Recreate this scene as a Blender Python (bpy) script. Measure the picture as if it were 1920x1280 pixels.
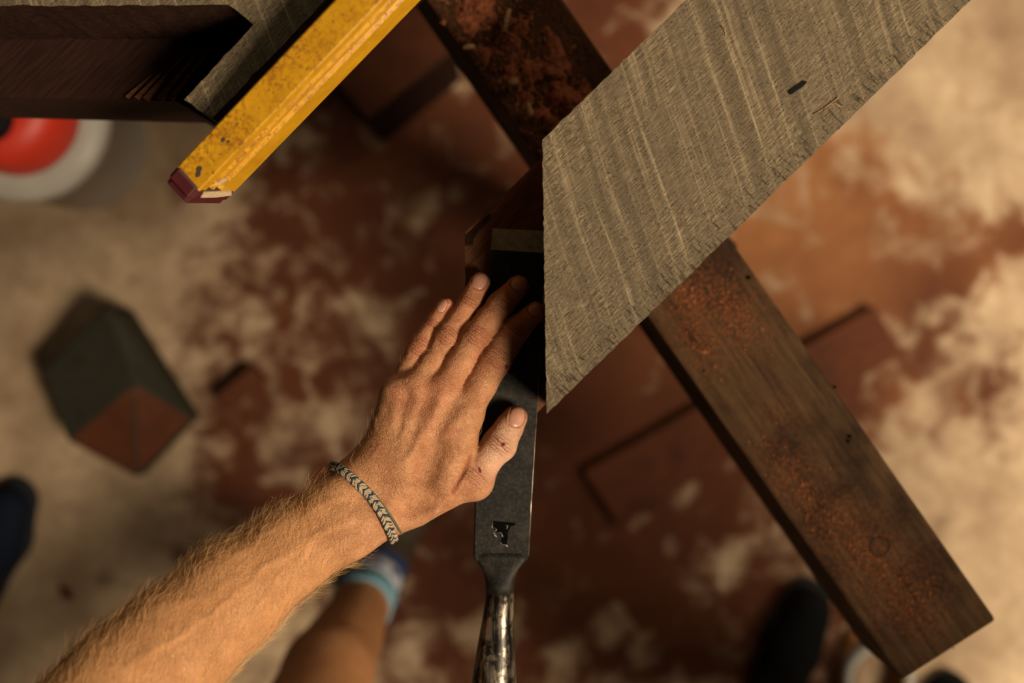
import bpy, bmesh, math, random
import numpy as np
from mathutils import Vector, Matrix
from mathutils.bvhtree import BVHTree

for o in list(bpy.data.objects):
    bpy.data.objects.remove(o)
SC = bpy.context.scene
COL = SC.collection
random.seed(7)
RNG = np.random.default_rng(11)

# ------------------------------------------------------------------ camera
H = 1.55                     # camera height above the workshop floor
F = 1867.0                   # focal length in pixels of the 1920 wide frame
cam_d = bpy.data.cameras.new('camera')
cam_d.sensor_width = 36.0
cam_d.lens = F * 36.0 / 1920.0
cam_d.clip_start = 0.02
cam_d.dof.use_dof = True
cam_d.dof.focus_distance = 0.752
cam_d.dof.aperture_fstop = 1.9
cam = bpy.data.objects.new('camera', cam_d)
COL.objects.link(cam)
cam.location = (0, 0, H)
SC.camera = cam

# ------------------------------------------------------------------ light
w = bpy.data.worlds.new('world')
SC.world = w
w.use_nodes = True
w.node_tree.nodes['Background'].inputs['Color'].default_value = (1.0, 0.80, 0.60, 1)
w.node_tree.nodes['Background'].inputs['Strength'].default_value = 0.032


def area_light(name, loc, target, sx, sy, power, color):
    d = bpy.data.lights.new(name, 'AREA')
    d.shape = 'RECTANGLE'
    d.size, d.size_y = sx, sy
    d.energy = power
    d.color = color
    o = bpy.data.objects.new(name, d)
    COL.objects.link(o)
    o.location = loc
    o.rotation_euler = (Vector(target) - Vector(loc)).to_track_quat('-Z', 'Y').to_euler()
    return o


area_light('daylight_opening', (1.62, -1.00, 2.70), (0.05, 0, 0.6), 0.85, 0.85, 170, (1.0, 0.83, 0.61))
area_light('rear_window', (1.75, 1.75, 2.3), (0.1, 0.1, 0.5), 1.0, 1.0, 20, (1.0, 0.82, 0.60))
SC.view_settings.view_transform = 'Standard'
SC.view_settings.look = 'None'
SC.view_settings.gamma = 1
SC.view_settings.use_curve_mapping = False
SC.view_settings.exposure = -0.08

# ------------------------------------------------------------------ helpers


def P(px, py, d):
    """a place seen at this pixel, at this distance below the camera"""
    return Vector(((px - 960.0) / F * d, -(py - 640.0) / F * d, H - d))


def props(o, label=None, cat=None, group=None, kind=None):
    if label: o['label'] = label
    if cat: o['category'] = cat
    if group: o['group'] = group
    if kind: o['kind'] = kind
    return o


def link_mesh(name, me, mat, parent=None, smooth=False):
    o = bpy.data.objects.new(name, me)
    COL.objects.link(o)
    for m in (mat if isinstance(mat, (list, tuple)) else [mat]):
        me.materials.append(m)
    if smooth:
        me.polygons.foreach_set('use_smooth', [True] * len(me.polygons))
    if parent is not None:
        o.parent = parent
    return o


def from_py(name, verts, faces, mat, parent=None, smooth=False):
    me = bpy.data.meshes.new(name)
    me.from_pydata([tuple(v) for v in verts], [], faces)
    me.update()
    return link_mesh(name, me, mat, parent, smooth)


def from_bm(name, bm, mat, parent=None, smooth=False):
    bmesh.ops.recalc_face_normals(bm, faces=bm.faces)
    me = bpy.data.meshes.new(name)
    bm.to_mesh(me)
    bm.free()
    return link_mesh(name, me, mat, parent, smooth)


def empty(name, loc, rz=0.0):
    o = bpy.data.objects.new(name, None)
    COL.objects.link(o)
    o.location = loc
    o.rotation_euler = (0, 0, rz)
    return o


def sub_part(o, par):
    """make o a piece of the part par, both built in the same space"""
    o.parent = par
    o.matrix_parent_inverse = Matrix.Identity(4)
    return o


def rebase(o, M):
    """give a mesh built in world space the local frame M"""
    o.data.transform(M.inverted())
    o.matrix_world = M


def prism(bm, bot, top, mi=0, mi_top=None):
    """closed prism between two polygons of equal count"""
    vb = [bm.verts.new(p) for p in bot]
    vt = [bm.verts.new(p) for p in top]
    n = len(bot)
    fs = [bm.faces.new(vb[::-1]), bm.faces.new(vt)]
    for i in range(n):
        fs.append(bm.faces.new((vb[i], vb[(i + 1) % n], vt[(i + 1) % n], vt[i])))
    for f in fs: f.material_index = mi
    if mi_top is not None: fs[1].material_index = mi_top
    return fs


def bevel(bm, w, seg=2, ang=0.5):
    bmesh.ops.recalc_face_normals(bm, faces=bm.faces)
    es = [e for e in bm.edges if len(e.link_faces) == 2 and e.calc_face_angle(0) > ang]
    bmesh.ops.bevel(bm, geom=es, offset=w, segments=seg, affect='EDGES', profile=0.5)


def loft(bm, rings, mi=0, cap=True):
    vs = [[bm.verts.new(p) for p in r] for r in rings]
    n = len(rings[0])
    for a, b in zip(vs[:-1], vs[1:]):
        for i in range(n):
            bm.faces.new((a[i], a[(i + 1) % n], b[(i + 1) % n], b[i])).material_index = mi
    if cap:
        bm.faces.new(vs[0][::-1]).material_index = mi
        bm.faces.new(vs[-1]).material_index = mi


def tube_mesh(paths, radii, nseg=6, closed=False):
    """paths: list of (n,3) arrays; returns verts, faces"""
    V, Fc = [], []
    for path, rad in zip(paths, radii):
        path = np.asarray(path, float)
        n = len(path)
        if np.isscalar(rad): rad = [rad] * n
        if closed:
            tan = np.roll(path, -1, 0) - np.roll(path, 1, 0)
        else:
            tan = np.gradient(path, axis=0)
        tan /= np.linalg.norm(tan, axis=1)[:, None] + 1e-12
        ref = np.array([0.13, 0.2, 1.0])
        base = len(V)
        for i in range(n):
            a = np.cross(tan[i], ref); a /= np.linalg.norm(a) + 1e-12
            b = np.cross(tan[i], a)
            for k in range(nseg):
                t = 2 * math.pi * k / nseg
                V.append(path[i] + rad[i] * (math.cos(t) * a + math.sin(t) * b))
        m = n if closed else n - 1
        for i in range(m):
            j = (i + 1) % n
            for k in range(nseg):
                k2 = (k + 1) % nseg
                Fc.append((base + i * nseg + k, base + i * nseg + k2, base + j * nseg + k2, base + j * nseg + k))
        if not closed:
            Fc.append(tuple(base + k for k in range(nseg))[::-1])
            Fc.append(tuple(base + (n - 1) * nseg + k for k in range(nseg)))
    return V, Fc


def vnoise(p, seed=0):
    """value noise in numpy, p (n,3) -> (n,) in 0..1"""
    p = np.asarray(p, np.float64)
    i = np.floor(p).astype(np.int64)
    f = p - i
    f = f * f * (3 - 2 * f)
    out = np.zeros(len(p))
    for dx in (0, 1):
        for dy in (0, 1):
            for dz in (0, 1):
                h = (i[:, 0] + dx) * 374761393 + (i[:, 1] + dy) * 668265263 + (i[:, 2] + dz) * 2147483647 + seed * 974711
                h = (h ^ (h >> 13)) * 1274126177 & 0x7fffffff
                h = (h ^ (h >> 16)) & 0xffff
                wgt = (f[:, 0] if dx else 1 - f[:, 0]) * (f[:, 1] if dy else 1 - f[:, 1]) * (f[:, 2] if dz else 1 - f[:, 2])
                out += wgt * h / 65535.0
    return out


def fbm(p, octv=4, seed=0):
    p = np.asarray(p, float)
    s, a, tot = 0, 0.5, 0
    for o in range(octv):
        s = s + a * vnoise(p * 2 ** o + o * 17.3, seed + o)
        tot += a
        a *= 0.5
    return s / tot


# ------------------------------------------------------------------ materials
class NT:
    def __init__(self, name):
        self.m = bpy.data.materials.new(name)
        self.m.use_nodes = True
        self.t = self.m.node_tree
        self.b = self.t.nodes['Principled BSDF']
        self.tc = self.t.nodes.new('ShaderNodeTexCoord')
        self.obj = self.tc.outputs['Object']

    def n(self, typ, **kw):
        nd = self.t.nodes.new(typ)
        for k, v in kw.items(): setattr(nd, k, v)
        return nd

    def ln(self, a, b): self.t.links.new(a, b)

    def put(self, sock, v):
        if hasattr(v, 'node'): self.ln(v, sock)
        elif isinstance(v, (tuple, list)) and len(v) == 3 and sock.type == 'RGBA': sock.default_value = (*v, 1)
        else: sock.default_value = v

    def mapping(self, scale=(1, 1, 1), rot=(0, 0, 0), loc=(0, 0, 0), vec=None):
        nd = self.n('ShaderNodeMapping')
        self.ln(vec or self.obj, nd.inputs['Vector'])
        nd.inputs['Scale'].default_value = scale
        nd.inputs['Rotation'].default_value = rot
        nd.inputs['Location'].default_value = loc
        return nd.outputs[0]

    def noise(self, scale, detail=4, rough=0.55, vec=None, dist=0.0):
        nd = self.n('ShaderNodeTexNoise')
        self.ln(vec or self.obj, nd.inputs['Vector'])
        nd.inputs['Scale'].default_value = scale
        nd.inputs['Detail'].default_value = detail
        nd.inputs['Roughness'].default_value = rough
        nd.inputs['Distortion'].default_value = dist
        return nd.outputs['Fac']

    def voro(self, scale, vec=None, feature='F1'):
        nd = self.n('ShaderNodeTexVoronoi', feature=feature)
        self.ln(vec or self.obj, nd.inputs['Vector'])
        nd.inputs['Scale'].default_value = scale
        return nd.outputs['Distance']

    def ramp(self, fac, stops, smooth=False):
        nd = self.n('ShaderNodeValToRGB')
        self.ln(fac, nd.inputs['Fac'])
        el = nd.color_ramp.elements
        if smooth: nd.color_ramp.interpolation = 'EASE'
        while len(el) < len(stops): el.new(0.5)
        for e, (p, c) in zip(el, stops):
            e.position = p
            e.color = (c, c, c, 1) if not isinstance(c, (tuple, list)) else (*c, 1)
        return nd.outputs['Color']

    def mix(self, fac, a, b, mode='MIX'):
        nd = self.n('ShaderNodeMix', data_type='RGBA', blend_type=mode)
        nd.clamp_factor = True
        self.put(nd.inputs[0], fac)
        self.put(nd.inputs[6], a)
        self.put(nd.inputs[7], b)
        return nd.outputs[2]

    def math(self, op, a, b=0.0, clamp=False):
        nd = self.n('ShaderNodeMath', operation=op, use_clamp=clamp)
        self.put(nd.inputs[0], a)
        self.put(nd.inputs[1], b)
        return nd.outputs[0]

    def attr(self, name, out='Fac'):
        nd = self.n('ShaderNodeAttribute')
        nd.attribute_name = name
        return nd.outputs[out]

    def sep(self, vec=None):
        nd = self.n('ShaderNodeSeparateXYZ')
        self.ln(vec or self.obj, nd.inputs[0])
        return nd.outputs

    def bump(self, h, strength, dist, prev=None):
        nd = self.n('ShaderNodeBump')
        self.ln(h, nd.inputs['Height'])
        nd.inputs['Strength'].default_value = strength
        nd.inputs['Distance'].default_value = dist
        if prev is not None: self.ln(prev, nd.inputs['Normal'])
        return nd.outputs[0]

    def done(self, color, rough=0.6, metal=0.0, normal=None, spec=0.5, **kw):
        self.put(self.b.inputs['Base Color'], color)
        self.put(self.b.inputs['Roughness'], rough)
        self.put(self.b.inputs['Metallic'], metal)
        self.b.inputs['Specular IOR Level'].default_value = spec
        if normal is not None: self.ln(normal, self.b.inputs['Normal'])
        for k, v in kw.items():
            self.put(self.b.inputs[k.replace('_', ' ')], v)
        return self.m


def simple(name, color, rough=0.5, metal=0.0, var=0.15, scale=30, spec=0.4):
    t = NT(name)
    f = t.noise(scale, 4)
    c = t.mix(f, tuple(x * (1 - var) for x in color), tuple(min(1, x * (1 + var)) for x in color))
    return t.done(c, rough, metal, t.bump(f, 0.15, 0.001), spec)


def mat_weathered():
    """rough-sawn grey timber: fibres along local x, saw tracks oblique, drying cracks along one edge"""
    t = NT('weathered_timber')
    fib = t.noise(1.0, 6, 0.65, t.mapping((90, 1500, 300)))
    fib2 = t.noise(1.0, 4, 0.6, t.mapping((25, 260, 200)))
    blot = t.noise(16, 5, 0.6)
    blot2 = t.noise(55, 4, 0.6)
    base = t.ramp(fib, [(0.36, (0.016, 0.011, 0.006)), (0.46, (0.088, 0.060, 0.030)), (0.54, (0.165, 0.120, 0.064)), (0.66, (0.33, 0.255, 0.148))])
    base = t.mix(t.ramp(fib2, [(0.35, 0.0), (0.7, 0.55)]), base, (0.10, 0.075, 0.042))
    base = t.mix(t.ramp(blot, [(0.40, 0.0), (0.72, 0.6)]), base, (0.085, 0.062, 0.036))
    # saw tracks: thin bright lines at a steep angle, in irregular pairs
    rot = math.radians(-64)
    mv = t.mapping((1, 1, 1), (0, 0, rot))
    s = t.sep(mv)
    wob = t.math('MULTIPLY', t.noise(1.0, 2, 0.5, t.mapping((5, 12, 1))), 0.006)
    lx = t.math('ADD', s[1], wob)
    comb = t.n('ShaderNodeCombineXYZ')
    t.ln(lx, comb.inputs[0])
    comb2 = t.n('ShaderNodeCombineXYZ')
    t.ln(lx, comb2.inputs[0])
    sl = t.math('MULTIPLY', s[0], 0.012)
    t.ln(sl, comb.inputs[1])
    t.ln(sl, comb2.inputs[1])
    track = t.noise(230, 3, 0.7, comb.outputs[0])
    track2 = t.noise(75, 2, 0.6, comb2.outputs[0])
    tr = t.ramp(track, [(0.52, 0.0), (0.66, 1.0)])
    trm = t.math('MULTIPLY', tr, t.ramp(track2, [(0.38, 0.1), (0.62, 1.0)]))
    trm = t.math('MULTIPLY', trm, t.ramp(t.noise(1.0, 3, 0.6, t.mapping((60, 60, 60))), [(0.3, 0.25), (0.62, 0.85)]))
    base = t.mix(t.math('MULTIPLY', trm, 0.68), base, (0.46, 0.36, 0.215))
    base = t.mix(t.ramp(track2, [(0.36, 0.55), (0.52, 0.0)]), base, (0.060, 0.042, 0.022))
    dk = t.ramp(track, [(0.34, 1.0), (0.46, 0.0)])
    base = t.mix(t.math('MULTIPLY', dk, 0.5), base, (0.05, 0.036, 0.02))
    # little dark checks following the saw marks
    chk = t.noise(1.0, 4, 0.75, t.mapping((420, 900, 100), (0, 0, math.radians(-20))))
    ck = t.ramp(chk, [(0.36, 1.0), (0.44, 0.0)])
    ck = t.math('MULTIPLY', ck, t.ramp(blot2, [(0.38, 0.15), (0.58, 1.0)]))
    base = t.mix(t.math('MULTIPLY', ck, 0.85), base, (0.016, 0.011, 0.007))
    # cracks close to the lower edge (local y from -0.07 up)
    yy = t.sep()[1]
    near = t.n('ShaderNodeMapRange')
    t.ln(yy, near.inputs['Value'])
    near.inputs['From Min'].default_value = -0.051
    near.inputs['From Max'].default_value = -0.061
    crk = t.noise(1.0, 4, 0.65, t.mapping((430, 60, 50), (0, 0, math.radians(14))), 0.25)
    cm = t.math('MULTIPLY', t.ramp(crk, [(0.39, 1.0), (0.43, 0.0)]), t.math('MULTIPLY', near.outputs[0], t.ramp(blot2, [(0.3, 0.2), (0.55, 1.0)])), True)
    base = t.mix(cm, base, (0.010, 0.007, 0.005))
    edge = t.n('ShaderNodeMapRange')
    t.ln(yy, edge.inputs['Value'])
    edge.inputs['From Min'].default_value = -0.050
    edge.inputs['From Max'].default_value = -0.069
    base = t.mix(t.math('MULTIPLY', edge.outputs[0], 0.45), base, (0.10, 0.072, 0.040))
    speck = t.ramp(t.voro(190), [(0.06, 1.0), (0.11, 0.0)])
    sp = t.math('MULTIPLY', speck, t.ramp(t.noise(40, 2), [(0.52, 0.0), (0.6, 1.0)]))
    base = t.mix(sp, base, (0.34, 0.145, 0.06))
    h = t.math('ADD', t.math('MULTIPLY', fib, 0.5), t.math('MULTIPLY', trm, 0.35))
    h = t.math('SUBTRACT', h, t.math('ADD', t.math('MULTIPLY', ck, 0.5), t.math('MULTIPLY', cm, 0.9)))
    nb = t.bump(h, 0.9, 0.0013)
    return t.done(base, 0.72, 0, nb, 0.3)


def mat_cut(name='fresh_cut_wood', c0=(0.055, 0.020, 0.009), c1=(0.16, 0.066, 0.028)):
    t = NT(name)
    fib = t.noise(1.0, 5, 0.6, t.mapping((30, 420, 200)))
    bl = t.noise(22, 4, 0.6)
    c = t.mix(t.ramp(fib, [(0.3, 0.0), (0.7, 1.0)]), c0, c1)
    c = t.mix(t.ramp(bl, [(0.5, 0.0), (0.75, 0.55)]), c, (0.03, 0.013, 0.008))
    return t.done(c, 0.75, 0, t.bump(fib, 0.4, 0.0008), 0.1)


def mat_dark_wood(name, c0, c1, dust=(0.17, 0.050, 0.017), amount=0.75):
    """worn brown beam with red sawdust rubbed in; fibres along local x"""
    t = NT(name)
    fib = t.noise(1.0, 6, 0.6, t.mapping((9, 190, 60)))
    fib2 = t.noise(1.0, 4, 0.6, t.mapping((40, 900, 200)))
    bl = t.noise(13, 5, 0.65)
    c = t.mix(t.ramp(fib, [(0.3, 0.0), (0.72, 1.0)]), c0, c1)
    c = t.mix(t.ramp(fib2, [(0.30, 0.8), (0.46, 0.0)]), c, tuple(x * 0.3 for x in c0))
    c = t.mix(t.ramp(bl, [(0.42, 0.0), (0.6, 0.8)]), c, tuple(x * 0.45 for x in c0))
    d = t.math('MULTIPLY', t.ramp(t.noise(260, 4, 0.7), [(0.45, 0.0), (0.62, 1.0)]), t.attr('dust'))
    c = t.mix(t.math('MULTIPLY', d, amount, True), c, dust)
    h = t.math('ADD', fib2, t.math('MULTIPLY', d, 0.8))
    return t.done(c, 0.85, 0, t.bump(h, 0.5, 0.0012), 0.10)


def mat_dust(name='red_sawdust', c0=(0.10, 0.026, 0.011), c1=(0.36, 0.115, 0.045)):
    t = NT(name)
    g = t.noise(330, 4, 0.75)
    g2 = t.voro(420)
    c = t.mix(t.ramp(g, [(0.32, 0.0), (0.68, 1.0)]), c0, c1)
    c = t.mix(t.ramp(g2, [(0.0, 0.4), (0.25, 0.0)]), c, tuple(min(1, x * 1.9) for x in c1))
    return t.done(c, 0.9, 0, t.bump(g, 0.8, 0.002), 0.15)


def mat_floor():
    t = NT('dusty_concrete_floor')
    n1 = t.noise(7, 6, 0.6)
    n2 = t.noise(40, 5, 0.65)
    n3 = t.noise(220, 3, 0.6)
    con = t.mix(t.ramp(n1, [(0.3, 0.0), (0.7, 1.0)]), (0.25, 0.165, 0.098), (0.58, 0.430, 0.275))
    con = t.mix(t.ramp(n2, [(0.42, 0.0), (0.7, 0.45)]), con, (0.24, 0.135, 0.070))
    d = t.attr('dust')
    dm = t.math('ADD', d, t.math('MULTIPLY', t.math('SUBTRACT', t.noise(17, 5, 0.6, None, 0.6), 0.5), 1.7))
    dm = t.math('ADD', dm, t.math('MULTIPLY', t.math('SUBTRACT', n2, 0.5), 0.5))
    m = t.ramp(dm, [(0.22, 0.0), (0.85, 1.0)], True)
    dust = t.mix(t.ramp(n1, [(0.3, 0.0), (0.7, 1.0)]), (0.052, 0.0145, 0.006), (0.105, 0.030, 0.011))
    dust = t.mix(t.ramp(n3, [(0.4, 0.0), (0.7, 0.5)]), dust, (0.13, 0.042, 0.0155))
    dust = t.mix(t.math('MULTIPLY', t.attr('lit_tone'), 0.9, True), dust, t.mix(n2, (0.20, 0.075, 0.026), (0.36, 0.155, 0.058)))  # daylight on the dust is put into this brighter orange
    c = t.mix(m, con, dust)
    return t.done(c, 0.85, 0, t.bump(n3, 0.35, 0.002), 0.2)


def mat_steel():
    t = NT('blackened_steel')
    p = t.noise(420, 4, 0.7)
    p2 = t.noise(60, 5, 0.65)
    c = t.mix(t.ramp(p, [(0.46, 0.0), (0.72, 1.0)]), (0.0045, 0.004, 0.0035), (0.032, 0.025, 0.016))
    c = t.mix(t.ramp(p2, [(0.50, 0.0), (0.72, 0.6)]), c, (0.045, 0.035, 0.023))
    c = t.mix(t.ramp(t.noise(35, 3), [(0.55, 0.0), (0.66, 0.8)]), c, (0.006, 0.006, 0.006))
    r = t.ramp(p2, [(0.3, 0.48), (0.7, 0.7)])
    return t.done(c, r, 0.35, t.bump(p, 0.25, 0.0006), 0.35)


def mat_bare_steel():
    t = NT('bare_steel')
    p = t.noise(90, 5, 0.65)
    s = t.noise(1.0, 3, 0.6, t.mapping((500, 30, 100)))
    c = t.mix(t.ramp(p, [(0.35, 0.0), (0.68, 1.0)]), (0.14, 0.12, 0.095), (0.62, 0.56, 0.45))
    return t.done(c, t.ramp(s, [(0.3, 0.28), (0.7, 0.45)]), 0.85, t.bump(p, 0.15, 0.0006))


def mat_socket():
    t = NT('worn_steel_socket')
    p = t.noise(1.0, 4, 0.65, t.mapping((160, 22, 160)))
    q = t.noise(70, 4, 0.7)
    c = t.mix(t.ramp(p, [(0.42, 0.0), (0.62, 1.0)]), (0.022, 0.018, 0.014), (0.34, 0.28, 0.21))
    c = t.mix(t.ramp(q, [(0.50, 0.0), (0.60, 0.9)]), c, (0.010, 0.009, 0.008))
    return t.done(c, 0.33, 0.8, t.bump(q, 0.15, 0.0005))


def mat_yellow():
    t = NT('worn_yellow_paint')
    n = t.noise(45, 5, 0.65)
    n2 = t.noise(260, 4, 0.7)
    c = t.mix(t.ramp(n, [(0.3, 0.0), (0.7, 1.0)]), (0.36, 0.165, 0.004), (0.52, 0.265, 0.008))
    d = t.math('MULTIPLY', t.ramp(n2, [(0.46, 0.0), (0.58, 1.0)]), t.ramp(t.noise(28, 4, 0.6), [(0.38, 0.0), (0.58, 1.0)]))
    up = t.n('ShaderNodeNewGeometry')
    z = t.sep(up.outputs['Normal'])[2]
    d = t.math('MULTIPLY', d, t.ramp(z, [(0.5, 0.06), (0.85, 1.0)]))
    c = t.mix(t.math('MULTIPLY', d, 0.8), c, (0.19, 0.060, 0.010))
    blk = t.math('MULTIPLY', t.ramp(t.noise(330, 3, 0.6), [(0.62, 0.0), (0.67, 1.0)]), t.ramp(z, [(0.5, 0.1), (0.85, 0.8)]))
    c = t.mix(blk, c, (0.06, 0.035, 0.012))
    return t.done(c, 0.42, 0, t.bump(n2, 0.1, 0.0005), 0.4)


def mat_skin():
    t = NT('skin')
    n1 = t.noise(55, 5, 0.6)
    n2 = t.noise(330, 4, 0.65)
    base = t.mix(t.ramp(n1, [(0.3, 0.0), (0.7, 1.0)]), (0.30, 0.122, 0.050), (0.53, 0.262, 0.125))
    base = t.mix(t.ramp(n2, [(0.50, 0.0), (0.70, 0.5)]), base, (0.27, 0.10, 0.042))
    base = t.mix(t.math('MULTIPLY', t.attr('red'), 0.9, True), base, (0.46, 0.145, 0.080))
    base = t.mix(t.math('MULTIPLY', t.attr('pale'), 0.8, True), base, (0.70, 0.42, 0.285))
    base = t.mix(t.math('MULTIPLY', t.attr('crease'), 0.8, True), base, (0.24, 0.070, 0.032))  # wrinkles coloured darker to deepen their shade
    base = t.mix(t.math('MULTIPLY', t.attr('tan'), 0.75, True), base, (0.56, 0.265, 0.090))
    base = t.mix(t.attr('blood'), base, (0.17, 0.010, 0.011))
    # fine cross-hatched skin lines
    v = t.voro(520, t.mapping((1.0, 2.2, 1.0), (0, 0, math.radians(-50))), 'DISTANCE_TO_EDGE')
    h = t.math('ADD', t.math('MULTIPLY', t.ramp(v, [(0.0, 0.0), (0.18, 1.0)]), 0.5), n2)
    b = t.bump(h, 0.75, 0.0009)
    m = t.done(base, 0.50, 0, b, 0.35)
    t.b.subsurface_method = 'RANDOM_WALK'
    t.b.inputs['Subsurface Weight'].default_value = 0.07
    t.b.inputs['Subsurface Radius'].default_value = (1.0, 0.35, 0.2)
    t.b.inputs['Subsurface Scale'].default_value = 0.003
    return m


M = {}
M['weather'] = mat_weathered()
M['cut'] = mat_cut()
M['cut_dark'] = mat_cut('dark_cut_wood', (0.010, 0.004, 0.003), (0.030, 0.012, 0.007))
M['beam'] = mat_dark_wood('brown_cross_beam', (0.026, 0.012, 0.0055), (0.078, 0.043, 0.018))
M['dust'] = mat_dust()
M['dust_orange'] = mat_dust('orange_sawdust', (0.11, 0.034, 0.012), (0.25, 0.085, 0.030))  # orange variant for loose grains, crumbs and small shavings
M['floor'] = mat_floor()
M['steel'] = mat_steel()
M['bare'] = mat_bare_steel()
M['socket'] = mat_socket()
M['yellow'] = mat_yellow()
M['skin'] = mat_skin()
M['nail'] = NT('fingernail').done((0.42, 0.205, 0.140), 0.32, 0, None, 0.5)
M['dirt'] = simple('grime', (0.05, 0.028, 0.016), 0.8)
M['maroon'] = simple('maroon_plastic', (0.055, 0.007, 0.009), 0.5)
M['chipped'] = simple('chipped_plastic', (0.44, 0.32, 0.19), 0.8, 0, 0.35, 300)
M['hair'] = NT('arm_hair').done((0.62, 0.36, 0.15), 0.45, 0, None, 0.4)
M['sand'] = simple('sand_cord', (0.36, 0.27, 0.17), 0.9, 0, 0.3, 900)


def mat_cord():
    t = NT('sand_navy_cord')
    v = t.n('ShaderNodeTexVoronoi'); t.ln(t.obj, v.inputs['Vector']); v.inputs['Scale'].default_value = 420
    s = t.n('ShaderNodeSeparateColor'); t.ln(v.outputs['Color'], s.inputs[0])
    c = t.ramp(s.outputs[0], [(0.0, (0.012, 0.020, 0.038)), (0.20, (0.012, 0.020, 0.038)), (0.24, (0.080, 0.085, 0.050)), (0.38, (0.10, 0.10, 0.062)), (0.42, (0.30, 0.225, 0.135)), (1.0, (0.42, 0.32, 0.20))])
    return t.done(c, 0.9, 0, t.bump(t.noise(1500, 2), 0.5, 0.0005), 0.15)


M['cord'] = mat_cord()
M['bevel_steel'] = simple('ground_bevel', (0.15, 0.165, 0.165), 0.42, 0.2, 0.85, 150)
M['stamp'] = NT('stamp_black').done((0.003, 0.003, 0.003), 0.95, 0, None, 0.0)
M['navy'] = simple('navy_cord', (0.012, 0.022, 0.045), 0.9, 0, 0.4, 900)
M['olive'] = simple('olive_cord', (0.075, 0.085, 0.050), 0.9, 0, 0.3, 900)
M['redwood'] = mat_cut('red_offcut', (0.055, 0.017, 0.008), (0.13, 0.042, 0.018))
M['greywood'] = mat_cut('grey_green_offcut', (0.022, 0.021, 0.014), (0.048, 0.045, 0.031))
M['black'] = simple('black_matt', (0.006, 0.006, 0.0065), 0.85, spec=0.08)
M['blackmetal'] = simple('black_painted_steel', (0.008, 0.008, 0.009), 0.45)
M['redplastic'] = simple('red_plastic', (0.45, 0.026, 0.010), 0.5)
M['greyplastic'] = simple('pale_grey_plastic', (0.42, 0.39, 0.34), 0.45)
M['handle'] = mat_cut('handle_wood', (0.20, 0.11, 0.05), (0.36, 0.21, 0.10))
M['sock_white'] = simple('white_knit', (0.62, 0.66, 0.74), 0.95)
M['sock_cyan'] = simple('pale_blue_knit', (0.22, 0.47, 0.60), 0.95)
M['sock_navy'] = simple('navy_knit', (0.020, 0.045, 0.15), 0.95)
M['shoe'] = simple('dark_shoe', (0.006, 0.009, 0.018), 0.85, spec=0.1)
M['sole'] = simple('shoe_sole', (0.018, 0.019, 0.021), 0.85, spec=0.1)
M['shirt'] = simple('grey_cotton', (0.16, 0.155, 0.15), 0.95)
M['shorts'] = simple('dark_work_cloth', (0.035, 0.038, 0.042), 0.95)

# ------------------------------------------------------------------ floor
DUST_BLOBS = [  # pixel x, y, radius, amount: where the sawdust has settled
    (980, 560, 330, 0.95), (1000, 950, 330, 0.85), (820, 250, 260, 0.80), (640, 330, 170, 0.55),
    (1130, 60, 200, 0.95), (700, 520, 150, 0.45), (560, 760, 130, 0.55), (470, 900, 110, 0.45), (620, 640, 120, 0.35), (1250, 1100, 280, 0.75),
    (1450, 620, 260, 0.85), (1600, 480, 170, 0.75), (1750, 560, 150, 0.70), (1640, 700, 130, 0.65), (1860, 470, 120, 0.9), (1760, 460, 90, 0.7), (1900, 440, 80, 0.7),
    (1880, 760, 90, 0.6), (1500, 350, 160, 0.55), (1700, 250, 120, 0.22), (820, 1180, 220, 0.55), (380, 610, 100, 0.42), (460, 860, 150, 0.45), (540, 560, 140, 0.35), (560, 960, 110, 0.4), (250, 480, 120, 0.15), (330, 1000, 110, 0.15), (450, 440, 120, 0.3),
    (300, 740, 60, 0.3), (480, 400, 110, 0.35), (420, 700, 90, 0.3), (1150, 780, 220, 0.9), (430, 1000, 100, 0.3), (1560, 960, 120, 0.3),
    (1760, 900, 60, 0.35), (1480, 1180, 200, 0.7), (980, 1250, 220, 0.5)]
CLEAN = [  # bare pale places
    (1870, 560, 46, 0.8), (1830, 610, 30, 0.6), (1690, 840, 60, 0.3), (1750, 600, 18, 0.4), (1775, 640, 18, 0.4), (1860, 120, 260, 0.35), (1800, 380, 60, 0.4),
    (820, 390, 34, 0.5), (780, 420, 22, 0.4), (690, 590, 40, 0.55), (650, 790, 36, 0.5), (640, 570, 30, 0.4), (1360, 1060, 45, 0.7), (1245, 1030, 22, 0.6),
    (1060, 1230, 42, 0.6), (1150, 1190, 26, 0.5), (900, 1190, 45, 0.5), (760, 1210, 40, 0.5), (520, 830, 36, 0.5), (560, 900, 26, 0.4), (1210, 1240, 26, 0.45)]


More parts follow.
